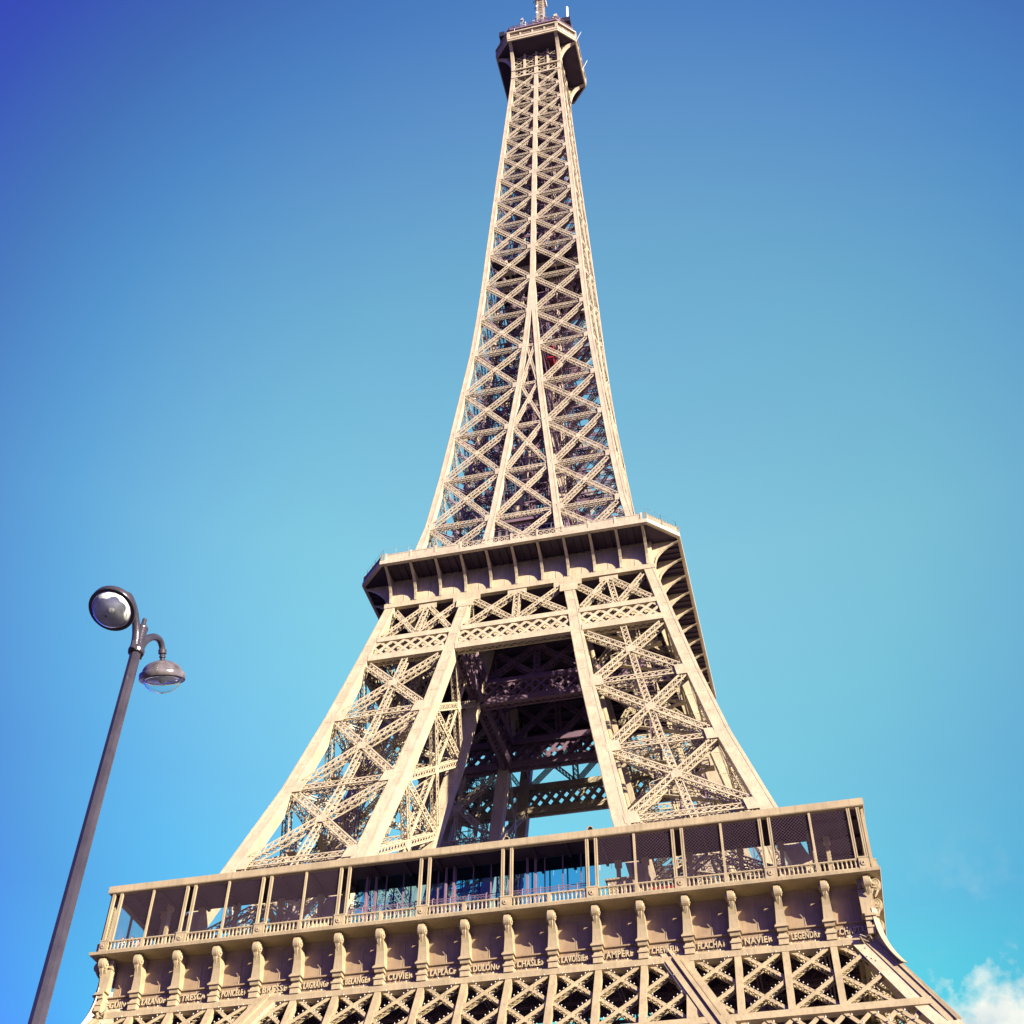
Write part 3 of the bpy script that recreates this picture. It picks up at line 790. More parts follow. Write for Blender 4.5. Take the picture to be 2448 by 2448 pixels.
for k in range(30):
    m = MB(); z = 300.5 + rnd.random() * 13; t = rnd.random() * 2 * math.pi; r = 0.95 + rnd.random() * 0.8
    m.bar((0.5 * math.cos(t), 0.5 * math.sin(t), z), (r * math.cos(t), r * math.sin(t), z), 0.09, 0.09, (0, 0, 1)); m.bar((r * math.cos(t), r * math.sin(t), z - 0.5), (r * math.cos(t), r * math.sin(t), z + 0.5), 0.09, 0.09, (1, 0, 0))
    m.build('aerial', IRON_SHADED, f3)
k = 0
while k < 92:
    x = rnd.uniform(-7.8, 7.8); y = rnd.choice((rnd.uniform(-7.9, -5.5), rnd.uniform(-7.9, 7.9)))
    if abs(x) < 2.5 and abs(y) < 2.5 or abs(x) + abs(y) > 13.0: continue
    m = MB(); h = rnd.choice((1.6, 2.2, 2.8, 3.6, 4.6)); m.bar((x, y, 283.4), (x, y, 284.2 + h), 0.13, 0.13, (1, 0, 0))
    if rnd.random() < 0.6: m.cbox((x, y, 284.2 + h * 0.8), (rnd.uniform(.3, .8), rnd.uniform(.3, .8), rnd.uniform(.4, 1.1)))
    else: m.bar((x - 0.5, y, 284 + h * .7), (x + 0.5, y, 284 + h * .7), 0.1, 0.1, (0, 0, 1))
    m.build('aerial', rnd.choice((IRON_TOP, IRON_SHADED, FENCE, WHITE)), f3); k += 1
m = MB()
for r_ in range(4):
    M = Matrix.Rotation(r_ * math.pi / 2, 4, 'Z')
    for z in (284.3, 285.0): m.bar(M @ V((-5.3, -8.3, z)), M @ V((5.3, -8.3, z)), 0.1, 0.1, (0, 0, 1)); m.bar(M @ V((5.3, -8.3, z)), M @ V((8.3, -5.3, z)), 0.1, 0.1, (0, 0, 1))
    for q in range(9): p = M @ V((-5.3 + q * 1.325, -8.3, 0)); m.bar(p + V((0, 0, 283.6)), p + V((0, 0, 285.0)), 0.1, 0.1, (1, 0, 0))
m.build('roof_railing', IRON_SHADED, f3)
for x, y in ((7.0, -6.0), (-7.0, -6.0)):
    m = MB(); m.box((x - 1.1, y - 0.9, 284.6), (x + 0.5 * (1 if x > 0 else -1) + 0.6, y + 0.9, 286.6)); m.bar((x, y, 283.2), (x, y, 284.7), 0.3, 0.3, (1, 0, 0)); m.build('equipment_box', BLACK, f3)
m = MB(); m.tube([(7.4, -6.2, 287.0), (7.4, -6.2, 292.6)], 0.3, 10); m.build('aerial_drum', WHITE, f3)
for a, b in (((8.9, -5.2, 277.3), (10.3, -6.0, 279.6)), ((8.9, 1.6, 277.3), (10.3, 0.8, 279.6)), ((-4, -9, 280.5), (-4, -9, 282))):
    m = MB(); m.tube([a, b], 0.05, 6); m.build('whip_aerial', WHITE, f3)

# ================================================================== FIRST FLOOR GALLERY
def sweep(m, prof):                        # closed profile of (half width, z) mitred round the square
    ring(m, [square(h, z) for h, z in prof])
m = MB()
cav = [(33.33, 54.63), (33.33, 57.3), (33.38, 57.6), (33.5, 57.9)]
sweep(m, [(33.5, 53.0), (33.55, 53.15), (33.55, 54.45)] + [(33.72, 54.5), (33.72, 54.62)] + cav + [(32.5, 57.9), (32.5, 53.0)])
f1 = m.build('first_floor_gallery', IRON_WALL, tower)
m = MB(); sweep(m, [(33.98, 52.42), (34.08, 52.5), (34.08, 52.95), (33.98, 53.04), (32.9, 53.04), (32.9, 52.42)])
sweep(m, [(33.62, 53.05), (33.7, 53.1), (33.7, 53.22), (33.6, 53.28), (33.2, 53.28), (33.2, 53.05)])
m.build('lower_band', IRON_LOW, f1)
m = MB(); sweep(m, [(34.7, 57.905), (35.1, 57.93), (35.36, 58.0), (35.42, 58.26), (35.3, 58.32), (32.45, 58.32), (32.45, 57.905)])
m.build('ledge', IRON_LOW, f1)
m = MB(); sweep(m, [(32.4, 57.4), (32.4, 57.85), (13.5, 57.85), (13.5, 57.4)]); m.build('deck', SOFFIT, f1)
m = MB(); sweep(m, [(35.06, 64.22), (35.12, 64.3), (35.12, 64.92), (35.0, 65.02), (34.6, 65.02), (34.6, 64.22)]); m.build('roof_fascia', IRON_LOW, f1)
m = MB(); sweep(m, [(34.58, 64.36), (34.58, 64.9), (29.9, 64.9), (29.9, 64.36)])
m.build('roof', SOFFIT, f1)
# consoles
def console_mesh():
    m = MB(); y = -33.5
    def blk(hw, d0, z0, z1, d1=None):
        d1 = d0 if d1 is None else d1
        m.prism([(-hw, y, z0), (hw, y, z0), (hw, y - d0, z0), (-hw, y - d0, z0)], [(-hw, y, z1), (hw, y, z1), (hw, y - d1, z1), (-hw, y - d1, z1)])
    blk(0.40, 0.62, 53.06, 53.55)                 # foot
    blk(0.47, 0.72, 53.555, 53.72); blk(0.36, 0.60, 53.725, 53.98, 0.5)
    blk(0.30, 0.42, 53.985, 54.2); blk(0.42, 0.62, 54.205, 54.5, 0.74)
    blk(0.56, 0.86, 54.505, 54.64); blk(0.48, 0.78, 54.645, 54.78)
    P = [(0.62, 54.785), (0.66, 55.4), (0.74, 56.0), (0.9, 56.5), (1.12, 56.9)]    # tapering shaft leaning out
    loops = [[(-hw, y + 0.18, z), (hw, y + 0.18, z), (hw, y - d, z), (-hw, y - d, z)] for (d, z), hw in zip(P, (0.42, 0.38, 0.34, 0.31, 0.3))]
    m.loft(loops)
    c = V((0, y - 1.2, 57.32)); rr = 0.54         # volute
    for hw, r0 in ((0.22, rr), (0.30, rr * 0.84), (0.36, rr * 0.6), (0.41, rr * 0.3)):
        A = [c + V((-hw, r0 * math.cos(t), r0 * math.sin(t))) for t in [2 * math.pi * k / 20 for k in range(20)]]
        m.prism(A, [p + V((2 * hw, 0, 0)) for p in A])
    for s_ in (-1, 1):                            # spiral bead on each cheek
        pts = []
        for k in range(26):
            t = k * 0.5; r = rr * (0.92 - 0.030 * k)
            pts.append(c + V((s_ * (0.27 + 0.006 * k), r * math.cos(t), r * math.sin(t))))
        m.tube(pts, 0.05, 6)
    m.prism([(-0.2, y + 0.16, 57.0), (0.2, y + 0.16, 57.0), (0.2, y + 0.16, 57.85), (-0.2, y + 0.16, 57.85)], [(-0.2, y - 1.2, 57.5), (0.2, y - 1.2, 57.5), (0.2, y - 1.2, 57.86), (-0.2, y - 1.2, 57.86)])
    for s_ in (-1, 0, 1):                         # leaf drop under the volute
        m.tube([(s_ * 0.13, y - 1.42, 56.95), (s_ * 0.12, y - 1.28, 56.65), (s_ * 0.06, y - 1.08, 56.3)], [0.1, 0.085, 0.03], 6)
    return m
BAY = 3.83
c0 = console_mesh().build('console', IRON_LOW, f1)
for side in range(4):
    for k in range(-9, 10):
        if side == 0 and k == -9: c = c0
        else: c = c0.copy(); COL.objects.link(c)
        M = Matrix.Rotation(side * math.pi / 2, 4, 'Z') @ Matrix.Translation((k * BAY, 0, 0))
        if abs(k) == 9: M = Matrix.Rotation(side * math.pi / 2, 4, 'Z') @ Matrix.Translation((k / 9 * 34.1, 0.0, 0))
        c.location = M.to_translation(); c.rotation_euler = M.to_euler()
# names in gilt letters under the photographed face
NAMES = ['SEGUIN', 'LALANDE', 'TRESCA', 'PONCELET', 'BRESSE', 'LAGRANGE', 'BELANGER', 'CUVIER', 'LAPLACE', 'DULONG', 'CHASLES', 'LAVOISIER', 'AMPERE', 'CHEVREUL', 'FLACHAT', 'NAVIER', 'LEGENDRE', 'CHAPTAL']
for k, nm in enumerate(NAMES):
    cu = bpy.data.curves.new('name', 'FONT'); cu.body = nm; cu.size = 0.82; cu.extrude = 0.035; cu.bevel_depth = 0.012; cu.offset = 0.012
    cu.align_x = 'CENTER'; cu.space_character = 1.12; cu.resolution_u = 2
    t = bpy.data.objects.new('tmp', cu); COL.objects.link(t)
    dg = bpy.context.evaluated_depsgraph_get(); me = bpy.data.meshes.new_from_object(t.evaluated_get(dg))
    bpy.data.objects.remove(t); bpy.data.curves.remove(cu)
    wd = max(v.co.x for v in me.vertices) - min(v.co.x for v in me.vertices)
    sx = min(1.0, 2.3 / wd)
    xc = -34.47 + BAY * (k + 0.5) - 0.12
    me.transform(Matrix.Translation((xc, -33.68, 53.56)) @ Matrix.Rotation(math.pi / 2, 4, 'X') @ Matrix.Scale(sx, 4, (1, 0, 0)))
    me.name = 'name_lettering'; me.materials.clear(); me.materials.append(GILT)
    o = bpy.data.objects.new('name_lettering', me); COL.objects.link(o); o.parent = f1
def f1_turn(o, qs=(1, 2, 3)):
    for q in qs:
        c = o.copy(); COL.objects.link(c); c.rotation_euler = (0, 0, q * math.pi / 2)
# seams and lamps of the frieze
for k in range(-9, 9):
    m = MB(); x = (k + 0.5) * BAY
    m.bar((x, -33.34, 54.7), (x, -33.34, 57.0), 0.05, 0.05, (0, -1, 0)); m.bar((x, -33.55, 53.3), (x, -33.55, 54.45), 0.05, 0.05, (0, -1, 0))
    m.build('panel_seam', IRON_LOW, f1)
m = MB()
for k in range(72): m.ball((-33.9 + k * 0.957, -34.02, 53.16), 0.085)
f1_turn(tag(m.build('bulb_string', BULB, f1), kind='stuff'))
# balustrade
def baluster(m, x, y):
    m.lathe([(0.085, 58.46), (0.085, 58.56), (0.06, 58.6), (0.095, 58.75), (0.07, 58.95), (0.045, 59.05), (0.06, 59.1)], (x, y, 0), 6)
    m.cbox((x, y, 59.17), (0.2, 0.12, 0.1))
for k in range(-4, 5):
    xc = k * 2 * BAY * 0.9935
    m = MB(); y = -35.08
    x0, x1 = xc - 3.28, xc + 3.28
    if abs(k) == 4: x0, x1 = (x0, x1 - 0.02)
    m.box((x0, y - 0.12, 58.325), (x1, y + 0.12, 58.455)); m.box((x0, y - 0.1, 59.2), (x1, y + 0.1, 59.32))
    nb = 18
    for q in range(nb):
        x = x0 + (q + 0.5) * (x1 - x0) / nb
        baluster(m, x, y)
    m.box((xc - 0.14, y - 0.11, 58.46), (xc + 0.14, y + 0.11, 59.195))
    f1_turn(m.build('balustrade', IRON_LOW, f1))
PAIRS = [s_ * v for v in (3.8, 11.42, 19.03, 26.6) for s_ in (-1, 1)] + [-34.2, 34.2]
for xc in PAIRS:
    m = MB(); y = -35.08; hw = 0.5 if abs(xc) < 34 else 0.4
    m.box((xc - hw, y - 0.16, 58.33), (xc + hw, y + 0.16, 59.3)); m.box((xc - hw - .04, y - 0.19, 59.305), (xc + hw + .04, y + 0.19, 59.42))
    A = [V((xc + 0.27 * math.cos(t), y - 0.16, 58.85 + 0.27 * math.sin(t))) for t in [2 * math.pi * q / 14 for q in range(14)]]
    m.prism(A, [p + V((0, -0.06, 0)) for p in A]); m.ball((xc, y - 0.22, 58.85), 0.12)
    f1_turn(m.build('pedestal', IRON_LOW, f1))
    for s_ in (-1, 1):
        m = MB(); x = xc + s_ * 0.4 - (0.0 if abs(xc) < 34 else math.copysign(0.08, xc))
        for e in (-1, 1): m.box((x + e * 0.082 - 0.055, -34.98, 58.33), (x + e * 0.075 + 0.055, -34.76, 64.22))
        m.box((x - 0.03, -34.9, 58.33), (x + 0.03, -34.80, 64.22))
        f1_turn(m.build('column', IRON_LOW, f1))
for k in (-4, -3, -2, 2, 3, 4):
    xc = k * 7.61
    m = MB(); m.box((xc - 0.1, -34.97, 58.33), (xc + 0.1, -34.79, 64.22)); f1_turn(m.build('middle_post', IRON_LOW, f1))
    # diamond wire netting
    m = MB(); y = -34.84; x0, x1 = xc - 3.4, xc + 3.4; z0, z1 = 58.6, 64.2; H = z1 - z0; st = 0.3
    if abs(k) == 4: x0, x1 = (x0 + .3, x1) if k < 0 else (x0, x1 - .3)
    q = -int(H / st) - 1
    while x0 + q * st < x1:
        for sg, dp in ((1, 0.012), (-1, 0.016)):
            a = x0 + q * st if sg > 0 else x0 + q * st + H
            b = a + sg * H
            lo, hi = sorted(((x0 - a) / (b - a), (x1 - a) / (b - a))); t0, t1 = max(0, lo), min(1, hi)
            if t1 > t0 + 0.02: m.bar((a + (b - a) * t0, y, z0 + H * t0), (a + (b - a) * t1, y, z0 + H * t1), 0.010, dp, (0, -1, 0))
        q += 1
    f1_turn(m.build('wire_netting', IRON_SHADED, f1))
# glazed pavilion in the three middle bays
m = MB(); m.box((-11.3, -32.3, 58.33), (11.3, -32.24, 64.34)); f1_turn(m.build('glass_wall', PANE, f1))
for k in range(-6, 7):
    m = MB(); m.box((k * 1.66 - 0.05, -32.42, 58.33), (k * 1.66 + 0.05, -32.305, 64.33)); f1_turn(m.build('mullion', IRON_SHADED, f1))
for x in (-10.1, -9.2, -2.5, -1.75, 5.1, 5.85):
    m = MB(); m.box((x - 0.1, -32.7, 58.33), (x + 0.1, -32.5, 64.33)); f1_turn(m.build('slim_column', IRON_SHADED, f1))
m = MB()
for k in range(-6, 7): m.box((k * 1.66 - 0.05, -30.3, 58.0), (k * 1.66 + 0.05, -30.15, 64.33))
m.box((-11.4, -30.32, 60.6), (11.4, -30.12, 60.75)); f1_turn(m.build('rear_frame', IRON_SHADED, f1))
m = MB()                                   # curved rail of wire behind the balustrade
x = -11.2
while x < 11.3:
    m.tube([(x, -34.6, 58.3), (x, -34.6, 60.0), (x, -34.52, 60.25), (x, -34.3, 60.4), (x, -34.05, 60.42)], 0.045, 6); x += 1.63
for z in (59.5, 59.9): m.bar((-11.2, -34.6, z), (11.2, -34.6, z), 0.04, 0.04, (0, 0, 1))
m.bar((-11.2, -34.05, 60.42), (11.2, -34.05, 60.42), 0.05, 0.05, (0, 0, 1)); 
q = -11.2
while q < 11.0:
    m.bar((q, -34.6, 59.2), (q + 0.9, -34.6, 60.1), 0.015, 0.015, (0, -1, 0)); m.bar((q + .9, -34.6, 59.2), (q, -34.6, 60.1), 0.015, 0.02, (0, -1, 0)); q += 0.3
f1_turn(m.build('wind_screen', IRON_SHADED, f1))
# inner columns under the roof and small rooms behind the netting
for x in (-31.5, -27.6, -24.0, -19.5, -15.5, -13, 13, 15.5, 19.5, 24, 27.6, 31.6):
    m = MB(); m.box((x - 0.18, -30.4, 57.9), (x + 0.18, -30.1, 64.355)); m.box((x - 0.3, -30.5, 63.7), (x + 0.3, -30.0, 64.34))
    f1_turn(m.build('inner_column', IRON_LOW, f1))
for x in (-33, -30, -27, -24, -21, -18, -15, -12, -9, -6, -3, 0, 3, 6, 9, 12, 15, 18, 21, 24, 27, 30, 33):
    m = MB(); m.box((x - 0.12, -34.5, 64.08), (x + 0.12, -29.95, 64.35))
    f1_turn(m.build('roof_beam', SOFFIT, f1))
m = MB(); m.box((12.2, -31.8, 57.9), (14.6, -29.2, 61.6)); m.box((12.0, -32.0, 61.6), (14.8, -29.0, 61.75)); m.build('kiosk', IRON_LOW, f1)
m = MB()
for x in (12.3, 13.4, 14.5): m.box((x - 0.05, -31.86, 58.6), (x + 0.05, -31.805, 61.3))
m.box((12.3, -31.84, 60.2), (14.5, -31.81, 60.3)); m.build('kiosk_frame', WHITE, f1)
# railing and floodlights on the gallery roof
m = MB()
x = -12.0
while x < 6.3:
    m.bar((x, -33.0, 64.9), (x, -33.0, 66.15), 0.09, 0.09, (1, 0, 0)); x += 1.14
for z in (65.55, 66.12): m.bar((-12, -33.0, z), (6.2, -33.0, z), 0.08, 0.08, (0, 0, 1))
m.build('roof_railing', PINK, f1)
m = MB()
x = 6.5
while x < 12: m.bar((x, -28.0, 64.9), (x, -28.0, 67.2), 0.03, 0.03, (1, 0, 0)); x += 1.1
m.bar((6.5, -28.0, 67.1), (12, -28.0, 67.1), 0.03, 0.03, (0, 0, 1)); m.build('thin_railing', WHITE, f1)
for x in (3.25, 11.05):
    m = MB(); y = -33.0
    m.box((x - 0.3, y - 0.25, 64.93), (x + 0.3, y + 0.25, 65.9))
    loops = []
    for t in [k / 6 * math.pi for k in range(7)]: loops.append([(x + 0.36 * math.cos(t), y - 0.3, 65.95 + 0.5 * math.sin(t)), (x + 0.36 * math.cos(t), y + 0.3, 65.95 + 0.5 * math.sin(t)), (x + 0.28 * math.cos(t), y + 0.3, 65.95 + 0.42 * math.sin(t)), (x + 0.28 * math.cos(t), y - 0.3, 65.95 + 0.42 * math.sin(t))])
    m.loft(loops); fl = m.build('floodlight', IRON_LOW, f1)
    m = MB(); m.box((x - 0.2, y - 0.2, 65.91), (x + 0.2, y + 0.2, 66.3)); m.build('lamp_housing', BLACK, f1)

# ================================================================== TRUSS under the first floor
m_v, m_x, m_bulb = MB(), MB(), MB()
def TP(x, z, off=0.0):                      # point on the sloping front of the truss
    return V((x, -(33.92 + 0.52 * (52.6 - z)) + off, z))
NT = V((0, -1, 0.555)).normalized(); NT = V((0, -0.874, -0.485)) if False else V((0, -1, -0.0))
def xin(z): return 17.9 + 0.5 * (52.6 - z)
def xout(z): return 34.05 + 0.53 * (52.6 - z)
def flat(m, x0, z0, x1, z1, wd, th, off): m.bar(TP(x0, z0, off), TP(x1, z1, off), wd, th, (0, -1, 0.5))
ZT, ZM, ZB = 52.9, 49.6, 46.3
def box_bar(m, x0, z0, x1, z1, off):
    """laced box bar: face plate, rear plate and zigzag between them"""
    flat(m, x0, z0, x1, z1, 0.34, 0.07, off); flat(m, x0, z0, x1, z1, 0.34, 0.07, off + 0.75)
    a = TP(x0, z0, off); b = TP(x1, z1, off); L = (b - a).length; k = max(2, int(L / 0.5)); dn = V((0, 0.75, 0))
    up = V((0, 0, 0.17))
    for q in range(k):
        p = a.lerp(b, q / k); r = a.lerp(b, (q + 1) / k)
        for e in (-1, 1):
            m.bar(p + up * e, r + dn + up * e, 0.07, 0.03, (0, 0, 1)); m.bar(p + dn + up * e, r + up * e, 0.07, 0.045, (0, 0, 1))
truss_x = []
for k in range(-9, 9):
    xa, xb = k * BAY, (k + 1) * BAY
    m = MB()
    for z0, z1 in ((ZM, ZT), (ZB, ZM)):
        box_bar(m, xa, z0, xb, z1, 0.10); box_bar(m, xb, z0, xa, z1, 0.19)
        for (p, q) in (((xa, z0), (xb, z1)), ((xb, z0), (xa, z1))):
            for t in (0.2, 0.28, 0.36, 0.64, 0.72, 0.8):
                c = TP(p[0] + (q[0] - p[0]) * t, p[1] + (q[1] - p[1]) * t, 0.0) + V((0, 0, 0.26)); m_bulb.ball(c, 0.075)
    truss_x.append(m)
tr = MB()
tr.bar(TP(-37, 45.9, 0.1), TP(37, 45.9, 0.1), 0.75, 0.5, (0, -1, 0.5))
tr.bar(TP(-34, 52.75, 0.15), TP(34, 52.75, 0.15), 0.9, 0.5, (0, -1, 0.5))
truss = tr.build('platform_truss', IRON_LOW, tower)
for m in truss_x: m.build('cross_brace', IRON_LOW, truss)
for k in range(-9, 10):
    m = MB(); x = k * BAY
    flat(m, x, 46.2, x, 52.6, 0.54, 0.1, -0.02); flat(m, x - 0.24, 46.2, x - 0.24, 52.6, 0.06, 0.6, 0.34); flat(m, x + 0.24, 46.2, x + 0.24, 52.6, 0.06, 0.6, 0.34)
    if abs(k) <= 8: m.build('upright', IRON_LOW, truss)
# the two leg faces' sloping edge members, with a raised double rib, and a plate at their feet
for sx in (-1, 1):
    z0, z1 = 54.0, 44.0
    m = MB()
    for dx, wd, th, off in ((0.78, 0.5, 0.14, -0.12), (-0.58, 0.5, 0.14, -0.12), (0.1, 0.34, 0.4, -0.16), (0.1, 1.3, 0.1, 0.05), (0.44, 0.08, 0.3, -0.02), (-0.24, 0.08, 0.3, -0.02)):
        m.bar(TP(sx * (xin(z0) + dx), z0, off), TP(sx * (xin(z1) + dx), z1, off), wd, th, (0, -1, 0.5))
    m.build('edge_member', IRON_LOW, truss)
    m = MB()
    m.bar(TP(sx * (xout(z0) - 0.62), z0, -0.07), TP(sx * (xout(z1) - 0.62), z1, -0.07), 0.6, 0.14, (0, -1, 0.5))
    m.bar(TP(sx * (xout(z0) - 0.1), z0, -0.1), TP(sx * (xout(z1) - 0.1), z1, -0.1), 0.35, 0.3, (0, -1, 0.5))
    m.build('outer_edge_member', IRON_LOW, truss)
    m = MB()
    P = [TP(sx * 19.3, 50.6, -0.05), TP(sx * 19.3, 46.0, -0.05), TP(sx * 22.0, 46.0, -0.05), TP(sx * 21.2, 47.6, -0.05)]
    m.bar(TP(sx * 19.2, 46, -0.04), TP(sx * 19.2, 51.5, -0.04), 0.8, 0.12, (0, -1, 0.5))
    m.build('gusset_plate', IRON_LOW, truss)
m = MB()
for k in range(-20, 21):                    # smaller lattice under the lower flange
    x = k * 1.915
    for sg, off in ((1, 0.12), (-1, 0.2)):
        if abs(x) > 37.0 or abs(x + sg * 1.915 * 1.5) > 38.8: continue
        m.bar(TP(x, 45.6, off), TP(x + sg * 1.915 * 1.5, 42.4, off), 0.34, 0.09, (0, -1, 0.5)); 
    if abs(x) < 35: 
      for t in (0.15, 0.4, 0.65): m_bulb.ball(TP(x + 1.915 * 1.5 * t, 45.6 - 3.2 * t, 0) + V((0, 0, .22)), 0.1)
m.bar(TP(-39, 42.3, 0.1), TP(39, 42.3, 0.1), 0.6, 0.5, (0, -1, 0.5))
m.build('lower_lattice', IRON_LOW, truss)
tag(m_bulb.build('bulb_string', BULB, truss), kind='stuff')
# girders crossing behind the truss face
m = MB(); rnd = random.Random(11)
for k in range(34):
    m = MB(); x = rnd.uniform(-28, 28); z = rnd.uniform(43, 50); y = rnd.uniform(-29, -20)
    m.lattice((x - rnd.uniform(2, 6), y, z + rnd.uniform(-3, 3)), (x + rnd.uniform(2, 6), y + rnd.uniform(0, 6), z + rnd.uniform(-3, 3)), (0, -1, 0), 0.6, 0.5, 0.12, 0.08, 0.7)
    m.build('slanting_girder', IRON_SHADED, truss)
for y in (-30, -24, -18, -14):
    m = MB(); m.lattice((-33, y, 55.5), (33, y, 55.5), (0, -1, 0), 2.4, 0.5, 0.2, 0.12, 2.4, sides=False); m.build('floor_girder', IRON_SHADED, truss)
for x in range(-30, 31, 6):
    m = MB(); m.lattice((x, -33, 55.0), (x, -13, 55.0), (1, 0, 0), 2.2, 0.4, 0.18, 0.12, 2.2, sides=False); m.build('floor_girder', IRON_SHADED, truss)
all_round(truss)
# curved webs joining gallery corners to the legs
for q in range(4):
    M = Matrix.Rotation(q * math.pi / 2, 4, 'Z')
    m = MB(); arc = []
    P0, P1, P2 = V((34.25, 0, 55.2)), V((34.15, 0, 52.4)), V((35.65, 0, 49.9))
    for k in range(13):
        t = k / 12; p = P0 * (1 - t) ** 2 + P1 * 2 * t * (1 - t) + P2 * t * t; arc.append((p.x, p.z))
    dg = V((1, -1, 0)).normalized(); sdv = V((1, 1, 0)).normalized()
    loops = []
    for h, z in arc:
        c = V((h, -h, z)); loops.append([M @ (c + sdv * s_ * 0.32 + dg * o) for s_, o in ((-1, 0), (1, 0), (1, 0.12), (-1, 0.12))])
    m.loft(loops)
    web = [V((h, -h, z)) for h, z in arc] + [V((34.9, -34.9, 49.9)), V((33.2, -33.2, 52.5)), V((33.2, -33.2, 55.2))]
    m.prism([M @ (p - sdv * 0.05) for p in web], [M @ (p + sdv * 0.05) for p in web])
    m.build('corner_web', IRON_LOW, tower)

# ================================================================== THINGS ON THE TOWER
cab = empty('lift_cabin', (1.0, -2.6, 171.0))
tag(cab, 'red lift cabin climbing inside the upper shaft of the tower', 'lift')
cx, cy, cz = cab.location
m = MB(); m.box((cx - 1.3, cy - 1.2, cz + 0.2), (cx + 1.3, cy + 1.2, cz + 1.3)); m.box((cx - 1.3, cy - 1.2, cz + 3.0), (cx + 1.3, cy + 1.2, cz + 4.2))
for sx in (-1.25, -0.4, 0.4, 1.25):
    for sy in (-1.15, 1.15): m.box((cx + sx - 0.06, cy + sy - 0.05, cz + 1.3), (cx + sx + 0.06, cy + sy + 0.05, cz + 3.0))
m.build('cabin_shell', RED, cab)
m = MB(); m.box((cx - 1.2, cy - 1.1, cz + 1.31), (cx + 1.2, cy + 1.1, cz + 2.99)); m.build('window', DARKGLASS, cab)
m = MB()
for sx in (-1.0, 1.0):
    m.bar((cx + sx, cy - 1.0, cz), (cx + sx, cy - 1.0, cz + 5.4), 0.16, 0.16, (1, 0, 0)); m.bar((cx + sx, cy - 1.0, cz + 5.4), (cx, cy - 1.0, cz + 6.4), 0.14, 0.14, (0, 1, 0))
    m.bar((cx + sx, cy - 1.0, cz + 4.3), (cx - sx, cy - 1.0, cz + 5.4), 0.12, 0.1, (0, 1, 0))
m.build('hoist_frame', RED, cab)

aw = empty('awning', (17.2, -32.0, 58.33))
tag(aw, 'small bright red awning just above the balustrade behind the netting, right of the glazed bays', 'awning')
m = MB(); m.prism([(16.2, -32.6, 60.05), (18.3, -32.6, 60.05), (18.3, -31.2, 60.45), (16.2, -31.2, 60.45)], [(16.2, -32.6, 60.11), (18.3, -32.6, 60.11), (18.3, -31.2, 60.51), (16.2, -31.2, 60.51)])
m.box((16.2, -32.62, 59.86), (18.3, -32.58, 60.04)); m.build('cloth', RED, aw)
for x in (16.3, 18.2):
    m = MB(); m.bar((x, -32.5, 58.33), (x, -32.5, 60.04), 0.05, 0.05, (1, 0, 0)); m.build('post', IRON_SHADED, aw)

# ================================================================== STREET LAMP
D = 12.0; az = R(-34.29)
LX, LY = 29.86 + D * math.sin(az), -136.23 + D * math.cos(az); LZ = 3.97
lamp = empty('street_lamp', (LX, LY, GROUND))
tag(lamp, 'tall two armed street lamp with octagonal grey post and domed glass bowl lanterns', 'street lamp')
def o8(r, z, rot=R(2.5)): return [(LX + r * math.cos(rot + k * math.pi / 4), LY + r * math.sin(rot + k * math.pi / 4), z) for k in range(8)]
m = MB()
m.loft([o8(0.096, GROUND + 0.9), o8(0.081, LZ + 3.0), o8(0.073, LZ + 4.7), o8(0.060, LZ + 8.83)])
m.build('post', LAMP_M, lamp)
m = MB(); m.loft([o8(0.24, GROUND), o8(0.24, GROUND + 0.12), o8(0.19, GROUND + 0.2), o8(0.19, GROUND + 0.8), o8(0.15, GROUND + 0.92)]); m.build('base', LAMP_M, lamp)
m = MB()
m.lathe([(0.07, 8.79), (0.085, 8.80), (0.09, 8.835), (0.085, 8.86), (0.07, 8.87)], (LX, LY, LZ), 20)
m.lathe([(0.062, 8.87), (0.06, 9.12), (0.064, 9.13), (0.066, 9.15), (0.05, 9.18), (0.027, 9.2), (0.025, 9.28), (0.015, 9.285)], (LX, LY, LZ), 20)
m.build('collar', LAMP_M, lamp, smooth=False)
